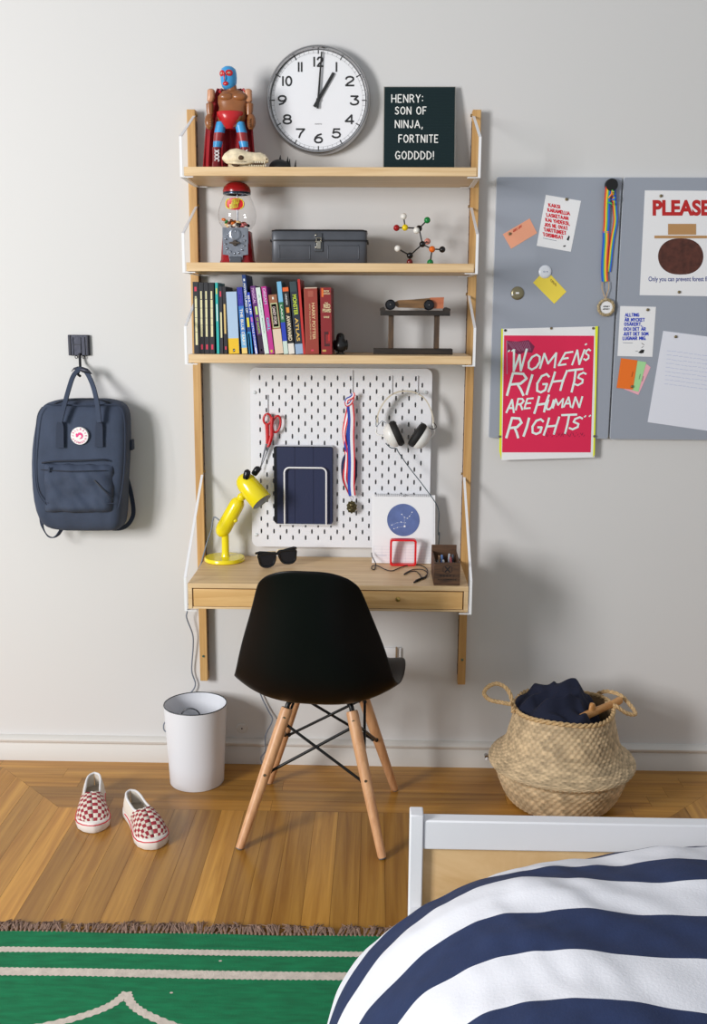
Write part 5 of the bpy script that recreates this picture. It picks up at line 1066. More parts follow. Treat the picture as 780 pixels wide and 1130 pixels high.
# ---------------------------------------------------------------- chequered slip-on shoes
def shoe(label, heel, toe, mirror):
    h, t_ = Vector((*heel, 0)), Vector((*toe, 0)); d = (t_-h); L = d.length; d.normalize(); sd = Vector((-d.y, d.x, 0))*(-1 if mirror else 1)
    S = thing('slip_on_shoe', label, 'shoe', (h+t_)/2, group='pair of chequered slip-on shoes')
    def P(u, v, z): return h+d*(u*L)+sd*(v+ .010*math.sin(PI*min(1, u*1.05))*(-.6))+Vector((0, 0, z))
    def hw(u):      # half width along the foot
        tab = [(0, .0), (.015, .016), (.05, .026), (.12, .032), (.3, .033), (.45, .036), (.62, .043), (.75, .046), (.86, .042), (.94, .030), (.985, .014), (1, .0)]
        for (a, va), (b, vb) in zip(tab[:-1], tab[1:]):
            if a <= u <= b: k = (u-a)/(b-a); return va+(vb-va)*k
        return 0
    us = [0, .006, .015, .03, .05, .08, .12, .2, .3, .4, .5, .6, .68, .75, .81, .86, .90, .94, .965, .985, .995, 1]
    outl = [(u, hw(u)) for u in us]+[(u, -hw(u)) for u in us[-2:0:-1]]
    mb = MB(); rings = []
    for z, e in ((.0006, .000), (.003, .0025), (.014, .003), (.022, .002), (.026, -.001)):
        rings.append([P(.5+(u-.5)*(1+e*8), v*(1+e*22 if abs(v) > .02 else 1+e*14), z+ (.006*max(0, (u-.8))/.2 if z > .01 else 0)) for u, v in outl])
    mb.loft(rings); part('sole', mb, M('rubber_white', (228, 222, 216), .5), S, angle=60)
    mb = MB(); loop_ = [P(.5+(u-.5)*1.024, v*(1.075 if abs(v) > .02 else 1.05), .0205+.0055*max(0, (u-.8))/.2) for u, v in outl]
    lo = [p for p, (u, v) in zip(loop_, outl) if u > .55]
    i0 = [i for i, (u, v) in enumerate(outl) if u > .12]; lo = [loop_[i] for i in i0]
    mb.tube(smooth_path(lo, 3), .0016, 6); part('red_stripe', mb, M('foxing_red', (206, 46, 62), .5), S)
    # upper: two halves meeting over the vamp
    nU, nV = 44, 12; chk = M('upper_cream', (216, 206, 192), .8); rdm = M('upper_red', (150, 38, 52), .8)
    def top(u):
        if u < .50: q = u/.50; return .062-.012*math.sin(q*PI*.9)+.006*(1-q)
        return .064*max(0, 1-((u-.50)/.52)**2.1)**.75+.004
    def sect(u, k, side):   # k 0..1 from the welt to the top line / ridge
        w_ = max(.0015, hw(u)*.985); u0 = .44
        cov = 1 if u >= .52 else (0 if u < .34 else 1-math.sqrt(max(0, 1-((u-.34)/.18)**2)))
        amax = PI/2*(.58+.42*cov); a = k*amax; H_ = top(u)-.022; Hs = H_/math.sin(amax)**.9 if u < .52 else H_
        return P(u*.985+.006, side*w_*math.cos(a)**.8 if a < PI/2-1e-6 else 0, .022+Hs*math.sin(a)**.9)
    for side in (-1, 1):
        mbu = MB(); vs = []; us_ = [((i/nU)**1.0) for i in range(nU+1)]
        for u in us_:
            for k in range(nV+1): vs.append(sect(u, k/nV, side))
        for i in range(nU):
            for k in range(nV):
                u = (us_[i]+us_[i+1])/2; c = 0
                if u > .40: c = 1 if ((i//2)+(k//2)+(1 if side > 0 else 0)) % 2 == 0 else 0
                q = (i*(nV+1)+k, i*(nV+1)+k+1, (i+1)*(nV+1)+k+1, (i+1)*(nV+1)+k); mbu.f.append(q); mbu.m.append(c)
        mbu.v = vs; part('upper', mbu, [chk, rdm], S, solid=.002, soff=0, angle=180)
    mb = MB(); E = [sect(u, 1, 1) for u in [.52-.52*i/24 for i in range(25)]]+[sect(u, 1, -1) for u in [.52*i/24 for i in range(25)]]
    mb.tube(E, .0034, 8); part('collar', mb, M('collar_white', (226, 224, 224), .6), S)
    mb = MB(); ins = [P(u, v*.86, .027) for u, v in outl if u < .8]; mb.add(ins, [tuple(range(len(ins)))]); part('insole', mb, M('insole_beige', (150, 138, 124), .9), S)
    return S
shoe('left shoe of the red and white chequered slip-on pair, nearer the baseboard', (-.730, -.240), (-.664, -.490), False)
shoe('right shoe of the red and white chequered slip-on pair, turned toward the chair', (-.592, -.352), (-.466, -.574), True)

# ---------------------------------------------------------------- backpack on its wall hook
def bp(zx, zy, y=-.13): return at(20+zx*140/659, 360+zy*240/1130, y)
can = M('canvas_blue', (56, 66, 86), .85, var=.12, vscale=18, bump=.35, bscale=90); cand2 = M('canvas_dark', (40, 50, 70), .8, bump=.2, bscale=200)
HK = thing('wall_hook', 'dark metal wall hook with a square plate and leaf shaped hook above the backpack', 'hook', at(86, 393, -.01))
hkm = M('hook_iron', (52, 54, 66), .45, .5, bump=.3, bscale=80)
a, b = at(74.5, 369.5, -.012), at(98.8, 392.5, -.012)
mb = MB(); mb.bx(a.x, b.x, -.012, 0, b.z, a.z); part('plate', mb, hkm, HK, bevel=.002)
mb = MB()
for x0, y0, x1, y1 in ((80.2, 372, 81.2, 391.5), (93, 372, 94.2, 391.5), (81, 379.8, 89, 380.8), (88.8, 372, 89.4, 391), (76, 370, 78.5, 392), (95.5, 370, 97.8, 392)):
    p, q = at(x0, y0, -.0135), at(x1, y1, -.0135); mb.bx(min(p.x, q.x), max(p.x, q.x), -.0145, -.0115, min(p.z, q.z), max(p.z, q.z))
part('relief', mb, M('hook_iron_dark', (30, 31, 38), .4, .5), HK, smooth=False)
mb = MB(); mb.tube(smooth_path([at(88, 390, -.014), at(88.3, 400, -.022), at(88.5, 406, -.040), at(87, 410, -.050), at(86, 413, -.058), at(88.5, 415, -.066)], 5), .0040, 10)
for q in (84.3, 92): mb.tube([at(q, 394, -.010)+Vector((.004*math.cos(t), 0, .004*math.sin(t))) for t in [2*PI*k/12 for k in range(12)]], .0012, 6, closed=True)
part('stem', mb, M('hook_black', (18, 18, 24), .4, .5), HK)
mb = MB(); P_ = [at(x, y, yy) for x, y, yy in ((78.8, 410, -.056), (81.5, 406.8, -.058), (86, 406.2, -.06), (91, 408, -.064), (97, 409.5, -.068), (101.5, 412.6, -.07))]
mb.loft([mb.ring(p, (0, 1, 0), (0, 0, 1), r, r*1.0, 12) for p, r in zip(P_, (.0014, .003, .005, .0085, .0075, .0012))]); part('leaf', mb, hkm, HK)

BP = thing('backpack', 'blue grey canvas backpack with round pink and white badge hanging from the wall hook', 'backpack', (-.768, -.02, .81))
mb = MB(); rings = []
for z, cxx, hw_, yf in ((.804, -.762, .060, -.085), (.806, -.766, .092, -.110), (.816, -.770, .118, -.128), (.840, -.775, .134, -.138), (.90, -.7765, .1405, -.146), (.98, -.775, .1440, -.144), (1.06, -.770, .1455, -.137), (1.13, -.764, .141, -.128), (1.165, -.761, .136, -.120), (1.188, -.759, .128, -.108), (1.202, -.757, .112, -.094), (1.209, -.755, .085, -.078), (1.211, -.755, .05, -.066)):
    yb = -.022; q = []
    for i in range(72):
        a = 2*PI*i/72; c_, s_ = math.cos(a), math.sin(a); x = hw_*math.copysign(abs(c_)**.32, c_); y = (yb+yf)/2+(yb-yf)/2*math.copysign(abs(s_)**.45, s_)
        w_ = .0085*noise.noise(Vector((x*14, z*9, y*6)))+.0045*noise.noise(Vector((x*30+z*20, z*26, 3)))
        q.append(Vector((cxx+x+w_*.8, y+w_*(1 if y < -.06 else .2), z+w_*.5)))
    rings.append(q)
mb.loft(rings); body = part('body', mb, can, BP, angle=180, sub=1)
mb = MB(); n2 = 30; g_ = []
for i in range(n2+1):
    for j in range(n2+1):
        u, v = i/n2, j/n2; edge_ = min(1, min(u, 1-u)*9)**.5*min(1, min(v*1.0, (1-v))*9)**.5; x = -.873+.213*u+.006*(v-.5); z = .872+.150*v
        g_.append(Vector((x, -.138-.026*edge_*(1.1-.45*v)+.011*noise.noise(Vector((x*20, z*22, 1)))+.006*noise.noise(Vector((x*50+z*30, z*20, 7))), z)))
mb.add(g_, [(i*(n2+1)+j, (i+1)*(n2+1)+j, (i+1)*(n2+1)+j+1, i*(n2+1)+j+1) for i in range(n2) for j in range(n2)])
pk = part('front_pocket', mb, can, BP, angle=180, solid=.002)
mb = MB(); mb.tube(smooth_path([Vector((-.874, -.146, 1.024)), Vector((-.83, -.150, 1.030)), Vector((-.75, -.152, 1.033)), Vector((-.690, -.150, 1.036)), Vector((-.672, -.145, 1.032))], 5), .0032, 8, flat=.8); mb.tube(smooth_path([Vector((-.876, -.152, 1.004)), Vector((-.80, -.168, 1.003)), Vector((-.74, -.170, 1.004)), Vector((-.676, -.156, 1.004))], 5), .0016, 6)
part('zip', mb, M('zip_dark', (26, 32, 46), .5), pk)
mb = MB()
for q in (bp(162, 745, -.160),): mb.ell(q, (.004, .003, .009), 12, 8)
part('zip_pull', mb, cand2, pk)
# side strap hanging diagonally over the pocket, seams
mb = MB(); strap(mb, [bp(395, 800, -.166), bp(430, 838, -.168), bp(465, 870, -.166), bp(495, 900, -.158)], .0035, k=4); part('cord', mb, M('cord_navy', (24, 30, 44), .6), pk)
mb = MB()
mb.tube(smooth_path([bp(125, 420, -.120), bp(100, 470, -.126), bp(90, 600, -.138), bp(88, 740, -.146), bp(100, 850, -.150), bp(135, 915, -.154), bp(180, 945, -.156)], 5), .0016, 6)
mb.tube(smooth_path([bp(150, 405, -.112), bp(220, 408, -.118), bp(360, 412, -.121), bp(480, 408, -.118), bp(530, 420, -.116), bp(552, 480, -.124), bp(556, 620, -.134), bp(548, 780, -.144), bp(530, 900, -.150), bp(520, 945, -.150)], 5), .0022, 6)
mb.tube(smooth_path([bp(150, 918, -.160), bp(300, 924, -.162), bp(500, 920, -.160)], 5), .0012, 6)
part('piping', mb, cand2, BP)
mb = MB(); mb.tube(smooth_path([bp(185, 405, -.100), bp(230, 388, -.095), bp(310, 380, -.092), bp(400, 378, -.090), bp(480, 398, -.094)], 5), .0024, 6); part('top_zip', mb, M('zip_dark2', (26, 32, 46), .5), BP)
# handles: two straps running up to the hook
mb = MB(); HB = [bp(218, 500, -.150), bp(238, 420, -.140), bp(262, 330, -.105), bp(285, 262, -.078), bp(312, 228, -.066), bp(335, 224, -.064), bp(362, 250, -.068), bp(392, 320, -.095), bp(412, 410, -.135), bp(422, 500, -.146)]
strap(mb, HB, .0125, th=.0075, k=6); part('handle', mb, can, BP, angle=60)
for (x, y0, y1) in (((216), 497, 632), ((419), 497, 628)):
    mb = MB(); a = [bp(x-20, y0+30, -.1400), bp(x-14, y0, -.139), bp(x+14, y0, -.139), bp(x+20, y0+30, -.1400), bp(x+21, y1, -.1450), bp(x-21, y1, -.1450)]
    mb.add(a+[p+Vector((0, .008, 0)) for p in a], [tuple(range(6)), (11, 10, 9, 8, 7, 6)]+[(i, (i+1) % 6, 6+(i+1) % 6, 6+i) for i in range(6)]); part('handle_patch', mb, cand2, BP, smooth=False)
mb = MB(); c = bp(318, 570, -.1415); disc(mb, 0, 0, .0262, 40, 0); wallmb(mb, 0); mb.v = [c+p for p in mb.v]; n = len(mb.v); mb.v += [p+Vector((0, .012, 0)) for p in mb.v]; mb.f += [(i, (i+1) % n, n+(i+1) % n, n+i) for i in range(n)]; mb.m += [0]*n
bdg = part('badge', mb, M('badge_white', (236, 234, 232), .6), BP, smooth=False)
pink = M('badge_pink', (226, 60, 130), .6); mb = MB()
def arc_text(mb, s, r, a0, a1, hgt, wt, inner=False):
    for i, ch in enumerate(s):
        a = a0+(a1-a0)*i/(len(s)-1); L = MB(); w_ = hgt*.62; strokes(L, ch, -w_/2, w_/2, -hgt/2, hgt/2, wt) if ch != 'I' else ribbon2(L, [(0, -hgt/2), (0, hgt/2)], wt)
        rot = a-PI/2 if not inner else a+PI/2
        mb.v += []; ca_, sa_ = math.cos(rot), math.sin(rot); L.v = [Vector((r*math.cos(a)+p.x*ca_-p.y*sa_, r*math.sin(a)+p.x*sa_+p.y*ca_, 0)) for p in L.v]; mb.join(L)
arc_text(mb, 'FJ\u00c4LLR\u00c4VEN', .0205, math.radians(205), math.radians(-25), .0056, .0010)
arc_text(mb, 'K\u00c4NKEN', .0205, math.radians(230), math.radians(310), .0052, .0010, True)
fox = [(-.0105, -.002), (-.0108, .0055), (-.0075, .0085), (-.006, .0055), (-.002, .0102), (.004, .0105), (.0095, .0065), (.0115, .000), (.009, -.006), (.0035, -.009), (-.001, -.009), (.003, -.006), (.0065, -.002), (.005, .0025), (.001, .0035), (-.002, .001), (-.0045, -.002), (-.008, -.0045)]
mb.add([(x, y, .0002) for x, y in fox], [tuple(range(len(fox)))])
wallmb(mb, 0); mb.v = [c+p+Vector((0, -.0006, 0)) for p in mb.v]; part('emblem', mb, pink, bdg, smooth=False)
mb = MB(); strap(mb, [bp(118, 985, -.10), bp(126, 1040, -.085), bp(150, 1085, -.080), bp(178, 1098, -.080), bp(205, 1085, -.080), bp(232, 1045, -.085)], .011, th=.0035, up=(.3, .2, 1), k=6); part('shoulder_strap', mb, cand2, BP)
mb = MB(); strap(mb, [bp(560, 770, -.05), bp(582, 850, -.035), bp(597, 930, -.030), bp(596, 985, -.032), bp(570, 1030, -.04), bp(530, 1050, -.05), bp(480, 1050, -.06)], .013, th=.0035, up=(.1, 1, .1), k=6); part('shoulder_strap', mb, cand2, BP)
mb = MB(); q = bp(592, 612, -.06); mb.bx(q.x-.005, q.x+.004, -.075, -.045, q.z-.018, q.z+.014); part('side_tab', mb, cand2, BP, bevel=.002)

# ---------------------------------------------------------------- grey magnetic boards and what hangs on them
bdm = M('board_grey', (158, 164, 176), .5, .1); bed = M('board_edge', (206, 210, 216), .4)
def board(x0, x1, z0, z1, label):
    T = thing('magnetic_board', label, 'notice board', ((x0+x1)/2, -.01, z0))
    mb = MB(); mb.prism(rrect(x0, x1, z0, z1, .006), 'xz', -.0160, -.0005); part('backing', mb, bed, T, smooth=False)
    mb = MB(); mb.prism(rrect(x0+.0012, x1-.0012, z0+.0012, z1-.0012, .005), 'xz', -.0200, -.0161); part('panel', mb, bdm, T, smooth=False); return T
board(.4825, .8505, 1.0965, 1.8715, 'left grey magnetic board with the red poster and the rainbow ribbon medal')
board(.8560, 1.228, 1.0955, 1.8715, 'right grey magnetic board holding the forest fire poster and handwritten letter')
YP = -.0208
def zmap(ox, oy, k):
    return lambda x, y: (ox+x*k, oy+y*k)
def sheet(name, label, cat, corners, mats, y=YP, th=.0005, group=None):
    ps = [at(px, py, y) for px, py in corners]; c = (ps[2]+ps[3])/2
    T = thing(name, label, cat, c, group=group); mb = MB(); mb.add(ps+[p+Vector((0, th, 0)) for p in ps], [(0, 1, 2, 3), (7, 6, 5, 4), (0, 4, 5, 1), (1, 5, 6, 2), (2, 6, 7, 3), (3, 7, 4, 0)]); part('sheet', mb, mats, T, smooth=False); return T
def pxmb(mb, y): mb.v = [at(p.x, p.y, y)+Vector((0, -p.z, 0)) for p in mb.v]; return mb
def ink(name, mb, mat, T, y=YP-.0004): return part(name, pxmb(mb, y), mat, T, smooth=False)
def quad(mb, pts, mi=0, z=0): mb.add([(x, y, z) for x, y in pts], [tuple(range(len(pts)))], mi)
def rotbox(cx_, cy_, w_, h_, deg):
    c_, s_ = math.cos(math.radians(deg)), math.sin(math.radians(deg)); return [(cx_+x*c_-y*s_, cy_+x*s_+y*c_) for x, y in ((-w_/2, -h_/2), (w_/2, -h_/2), (w_/2, h_/2), (-w_/2, h_/2))]
Z5 = zmap(540, 180, 140/780)
inkred = M('ink_red', (214, 34, 50), .7); inkblue = M('ink_blue', (30, 60, 190), .7); inkgrey = M('ink_grey', (130, 134, 150), .8)
T = sheet('quote_card', 'white card with red capital lettering on the left board', 'card', [Z5(347, 195), Z5(563, 232), Z5(500, 545), Z5(290, 508)], paper)
mb = MB(); lines = ['KAKSI', 'KARAMELLIA', 'LASKETAAN', 'KAI YHDEKSI,', 'JOS NE OVAT', 'TARTTUNEET', 'TOISIINSA?']
ends = [(366, 434, 250, 274), (360, 494, 280, 315), (353, 484, 310, 341), (347, 492, 340, 378), (341, 481, 370, 406), (337, 472, 400, 434), (331, 452, 430, 462)]
for s, (x0, x1, t0, t1) in zip(lines, ends):
    a, b = Z5(x0, 0)[0], Z5(x1, 0)[0]; yt = Z5(0, t0)[1]; strokes(mb, s, a, b, yt+3.1, yt-.5, .95, gap=.28, rise=.17, shear=.15)
ink('lettering', mb, inkred, T)
mb = MB(); ribbon2(mb, [Z5(330, 461), Z5(412, 478)], .5); ink('small_print', mb, inkgrey, T)
mb = MB(); quad(mb, [Z5(474, 470), Z5(488, 444), Z5(494, 452), Z5(486, 478)]); quad(mb, [Z5(452, 508), Z5(470, 504), Z5(468, 512), Z5(456, 516)]); ink('doodle', mb, blackink, T)
T = sheet('note_card', 'salmon pink card tilted on the left board', 'card', [Z5(247, 340), Z5(293, 430), Z5(133, 527), Z5(82, 437)], M('card_salmon', (236, 164, 132), .8))
mb = MB(); strokes(mb, 'OBS UKI', *(Z5(146, 0)[0], Z5(196, 0)[0]), Z5(0, 425)[1], Z5(0, 412)[1], .6, rise=-.62); ink('scribble', mb, M('ink_rust', (200, 80, 60), .8), T)
T = sheet('note_card', 'yellow card tilted on the left board below a white round badge', 'card', [Z5(345, 652), Z5(473, 790), Z5(398, 865), Z5(268, 735)], M('card_yellow', (240, 216, 80), .8))
mb = MB(); strokes(mb, 'OBS', Z5(376, 0)[0], Z5(410, 0)[0], Z5(0, 726)[1], Z5(0, 710)[1], .6, rise=.95); ink('scribble', mb, M('ink_rust2', (176, 150, 60), .8), T)
def badge(name, label, px, py, r, mat, h=.004, cat='badge', y=-.0215, dome=True):
    p = at(px, py, y); T = thing(name, label, cat, p-Vector((0, 0, r))); mb = MB(); mb.lathe([(0, h), (r*.6, h*.95), (r*.92, h*.6), (r, 0), (0, 0)] if dome else [(0, h), (r*.96, h), (r, h*.7), (r, 0), (0, 0)], p, 32, RY); part('disc', mb, mat, T, angle=50); return T, p
T, p = badge('round_badge', 'white round badge holding the yellow card on the left board', *Z5(342, 668), .0195, M('badge_gloss', (226, 230, 238), .25))
mb = MB(); strokes(mb, 'OK', -.006, .008, -.0015, .0015, .0009, gap=.6); wallmb(mb, 0); mb.v = [p+q+Vector((0, -.0045, 0)) for q in mb.v]; part('print', mb, M('badge_ink', (110, 120, 160), .6), T, smooth=False)
T, p = badge('round_badge', 'brass coloured round badge alone at the left of the left board', *Z5(172, 800), .0198, M('badge_brass', (140, 132, 104), .3, .5))
mb = MB(); mb.bx(-.006, .004, -.002, .003, 0, .001); mb.bx(-.018, -.013, -.007, -.003, 0, .001); wallmb(mb, 0); mb.v = [p+q+Vector((0, -.0040, 0)) for q in mb.v]; part('print', mb, paper, T, smooth=False)
# rainbow medal on a black knob
KN, p = badge('board_knob', 'round black knob at the top of the left board holding the rainbow ribbon', *zmap(660, 180, 120/780)(90, 160), .0185, M('knob_black', (14, 14, 16), .45), h=.016, cat='knob', y=-.0205, dome=False)
Z6 = zmap(660, 180, 120/780)
RM = thing('rainbow_medal', 'round craft medal with white centre on a rainbow ribbon hanging from the black knob', 'medal', at(*Z6(57, 1100), -.03))
rbm = [M('rb_%d' % i, c, .6) for i, c in enumerate(((36, 84, 200), (60, 120, 216), (60, 180, 90), (244, 222, 60), (244, 150, 50), (222, 50, 50)))]
def RB_(pts, rev=False, wd=.017): mb = MB(); strap(mb, [at(*Z6(x, y), yy) for x, y, yy in pts], wd, cols=[5, 4, 3, 2, 1, 0][::-1] if rev else [5, 4, 3, 2, 1, 0], k=5); return mb
part('ribbon', RB_(((74, 168, -.036), (66, 250, -.033), (62, 340, -.028), (60, 430, -.026), (54, 500, -.026)), False, .018), rbm, RM)
part('ribbon', RB_(((54, 490, -.026), (54, 560, -.026), (46, 680, -.027), (44, 780, -.027), (48, 850, -.027)), True, .019), rbm, RM)
part('ribbon', RB_(((108, 168, -.036), (114, 250, -.030), (120, 330, -.026), (124, 420, -.025), (106, 520, -.024), (92, 620, -.024), (84, 700, -.024), (74, 780, -.024)), False, .013), rbm, RM)
mb = MB()
for k in range(9):
    a = Z6(100+random.uniform(-6, 10), 220+random.uniform(-30, 110)); b = (a[0]+random.uniform(-6, 4), a[1]+random.uniform(-3, 9)); mb.tube([at(*a, -.038), at((a[0]+b[0])/2+1, (a[1]+b[1])/2, -.042), at(*b, -.037)], .0022, 6, mi=k % 6)
part('bow', mb, rbm, RM)
mb = MB(); mb.tube(smooth_path([at(*Z6(x, y), -.028) for x, y in ((28, 850), (28, 900), (40, 940), (52, 975), (62, 940), (76, 895), (74, 850))], 4), .0013, 6); part('twine', mb, plain, RM)
pm = at(*Z6(55, 1035), -.026); mb = MB(); mb.lathe([(0, .004), (.019, .004), (.019, 0), (0, 0)], pm, 36, RY); part('disc', mb, paper, RM, smooth=False)
mb = MB(); mb.tube([pm+Vector(((.0225+.0012*math.sin(i*1.1))*math.cos(2*PI*i/64), -.003+.001*math.cos(i*1.3), (.0225+.0012*math.cos(i*1.7))*math.sin(2*PI*i/64))) for i in range(64)], .0042, 7, closed=True)
for i in range(26): a = i*2.4; mb.tube([pm+Vector((.0185*math.cos(a), -.0055, .0185*math.sin(a))), pm+Vector((.0225*math.cos(a+.25), -.0085, .0225*math.sin(a+.25))), pm+Vector((.0268*math.cos(a+.4), -.004, .0268*math.sin(a+.4)))], .0009, 5)
part('twine_rim', mb, M('twine_rim', (176, 158, 124), .8, var=.3, vscale=150), RM)
mb = MB(); strokes(mb, 'HENRY', -.009, .010, .001, .0042, .0011, gap=.4); strokes(mb, 'JERRY', -.010, .010, -.0065, -.0035, .0012, gap=.4); wallmb(mb, 0); mb.v = [pm+q+Vector((0, -.0044, 0)) for q in mb.v]; part('lettering', mb, blackink, RM, smooth=False)
# red lettered poster
Z7 = zmap(540, 340, 140/780)
T = sheet('lettered_poster', 'red poster with white brush lettering and fluorescent yellow side edges on the left board', 'poster', [Z7(73, 127), Z7(665, 112), Z7(645, 918), Z7(72, 935)], paper, y=-.0245, th=.0008)
mb = MB(); quad(mb, [Z7(73, 127), Z7(83, 127), Z7(80, 300), Z7(74, 934), Z7(60, 880), Z7(68, 400)]); quad(mb, [Z7(650, 112), Z7(667, 111), Z7(662, 300), Z7(655, 560), Z7(647, 900), Z7(636, 920), Z7(648, 500)]); ink('fluorescent_edge', mb, M('fluo_yellow', (232, 240, 40), .6), T, y=-.0249)
mb = MB(); quad(mb, [Z7(90, 168), Z7(643, 170), Z7(622, 887), Z7(78, 887)]); ink('red_field', mb, M('poster_red', (222, 30, 80), .65), T, y=-.0250)
mb = MB(); random.seed(5)
def brush(s, x0, x1, yb, yt, wt, rise, shear, gap=.22): strokes(mb, s, Z7(x0, 0)[0], Z7(x1, 0)[0], Z7(0, yb)[1], Z7(0, yt)[1], wt*.155, shear=shear*1.5, rise=rise, gap=gap, jit=.05)
brush('"', 108, 134, 296, 262, 9, -.1, -.2)
brush('W', 132, 210, 388, 262, 15, -.05, -.10); brush('O', 226, 294, 380, 290, 14, -.05, -.22); brush('M', 310, 400, 370, 284, 14, -.05, -.15); brush('E', 424, 470, 352, 272, 13, -.15, -.35); brush('N', 508, 552, 348, 262, 13, -.05, -.25); brush("'", 578, 590, 250, 222, 10, 0, -.2); brush('S', 578, 608, 322, 252, 12, -.1, -.15)
brush('R', 108, 208, 535, 400, 17, 0, -.18, .2); brush('I', 224, 232, 530, 412, 17, 0, -.2); brush('G', 276, 340, 520, 402, 15, -.05, -.2); brush('H', 362, 436, 514, 390, 15, -.12, -.22); brush('T', 462, 548, 520, 380, 15, -.12, -.12); brush('S', 520, 570, 478, 402, 13, -.15, -.25)
brush('A', 104, 150, 642, 560, 14, 0, -.1); brush('R', 162, 202, 626, 560, 13, -.05, -.15); brush('E', 214, 250, 618, 556, 12, -.1, -.2); brush('H', 276, 336, 646, 548, 16, -.15, -.2); brush('U', 346, 378, 622, 566, 13, 0, -.2); brush('M', 390, 446, 614, 558, 12, -.05, -.15); brush('A', 456, 500, 608, 550, 12, 0, -.1); brush('N', 510, 552, 612, 550, 13, -.05, -.2)
brush('R', 104, 176, 796, 680, 17, 0, -.2); brush('I', 206, 214, 786, 676, 17, 0, -.2); brush('G', 250, 310, 774, 680, 15, 0, -.2); brush('H', 334, 396, 780, 672, 15, -.1, -.2); brush('T', 420, 510, 772, 660, 15, -.04, -.15); brush('S', 486, 540, 748, 676, 14, -.1, -.35); brush('"', 576, 612, 694, 664, 9, -.1, -.2)
ink('lettering', mb, M('brush_white', (226, 244, 240), .7), T, y=-.0254)
mb = MB()
for k in range(26):
    x = 345+k*9.3; a = Z7(x, 780+14*math.sin(k*2.1)-(14 if k in (0, 2, 12, 13, 18) else 0)); b = Z7(x+6, 778+12*math.cos(k*1.7)); ribbon2(mb, [a, b], .35)
ink('signature', mb, M('pen_dark', (90, 20, 60), .7), T, y=-.0256)
mb = MB(); quad(mb, [Z7(104, 200), Z7(170, 205), Z7(240, 196), Z7(278, 236), Z7(262, 276), Z7(220, 268), Z7(180, 290), Z7(140, 262), Z7(106, 270)]); hd_ = ink('drawn_hand', mb, M('hand_maroon', (120, 28, 70), .7), T, y=-.0252)
mb = MB()
for k in range(14): ribbon2(mb, [Z7(110+k*10, 206+3*math.sin(k)), Z7(150+k*8, 262-4*math.cos(k*2))], .3)
ribbon2(mb, [Z7(106, 200), Z7(108, 405)], .8); ink('drawn_lines', mb, M('hand_line', (170, 130, 160), .7), T, y=-.0253)
# bear poster: the animal's portrait is replaced by a plain brown shape
T = sheet('warning_poster', 'white forest fire poster with red capitals PLEASE on the right board', 'poster', [(711.5, 210.1), (791, 210.6), (789, 327), (705.7, 325.7)], paper)
mb = MB(); typeset(mb, 'PLEASE', 720, 783.5, 238.2, 220.5, bold=.045); ink('heading', mb, M('heading_red', (190, 34, 34), .7), T)
mb = MB(); typeset(mb, 'Only you can prevent forest fires', 715.5, 787, 312, 305.2, bold=.012); ink('caption', mb, M('caption_blue', (44, 60, 140), .7), T)
mb = MB(); mb.add([(751+25*math.copysign(abs(math.cos(t))**.8, math.cos(t)), 283+20*math.sin(t), 0) for t in [2*PI*k/40 for k in range(40)]], [tuple(range(40))]); ink('brown_oval', mb, M('oval_brown', (84, 44, 34), .7, var=.4, vscale=50), T)
mb = MB(); quad(mb, [(737, 247), (768, 247), (768, 259), (737, 259)]); quad(mb, [(722, 260), (780, 260), (780, 263), (722, 263)]); ink('tan_band', mb, M('band_tan', (186, 142, 92), .7), T, y=YP-.0006)
Z8 = zmap(660, 320, 120/753)
T = sheet('quote_card', 'white card with blue capital lettering on the right board', 'card', [Z8(153, 111), Z8(400, 117), Z8(375, 463), Z8(133, 457)], paper)
mb = MB()
for s, x0, x1, yt in (('ALLTING', 187, 282, 162), ('\u00c4R MYCKET', 184, 320, 196), ('OS\u00c4KERT,', 181, 300, 226), ('OCH DET \u00c4R', 178, 328, 260), ('JUST DET SOM', 176, 346, 293), ('LUGNAR MIG.', 171, 330, 324)): a, b = Z8(x0, yt), Z8(x1, yt+21); strokes(mb, s, a[0], b[0], b[1], a[1], .85, gap=.28)
ink('lettering', mb, inkblue, T)
mb = MB(); ribbon2(mb, [Z8(172, 365), Z8(238, 367)], .5); ink('small_print', mb, inkgrey, T)
mb = MB(); quad(mb, [Z8(276, 434), Z8(300, 412), Z8(320, 414), Z8(314, 436), Z8(296, 440)]); ribbon2(mb, [Z8(300, 368), Z8(318, 380)], .5); ribbon2(mb, [Z8(258, 424), Z8(274, 424)], .4); ribbon2(mb, [Z8(300, 400), Z8(314, 390)], .4); ink('doodle', mb, blackink, T)
for nm, cs, c, yy, lab in (('note_card', [(332, 510), (363, 535), (278, 727), (178, 686)], (240, 176, 190), YP, 'pink card at the back of the three fanned cards on the right board'), ('note_card', [(272, 490), (333, 500), (278, 705), (230, 692)], (168, 222, 158), YP-.0007, 'pale green card in the middle of the three fanned cards on the right board'), ('note_card', [(158, 472), (272, 487), (240, 690), (127, 678)], (240, 118, 34), YP-.0014, 'orange card in front of the three fanned cards on the right board')):
    T = sheet(nm, lab, 'card', [Z8(*q) for q in cs], M('card_%d' % c[0], c, .8), y=yy)
    mb = MB(); x, y = {240: (236, 584), 168: (287, 600)}[c[0]] if c[1] != 176 else (308, 614); ribbon2(mb, [Z8(x-4, y+16), Z8(x+4, y-16)], .9); ink('scribble', mb, M('ink_c%d' % c[1], tuple(int(k*.72) for k in c), .8), T, y=yy-.0004)
T = sheet('handwritten_letter', 'large white handwritten letter tilted on the right board', 'letter', [(731.7, 365.1), (802, 374.1), (784.5, 476), (714.5, 465.8)], M('letter_paper', (228, 230, 240), .8))
mb = MB(); random.seed(9)
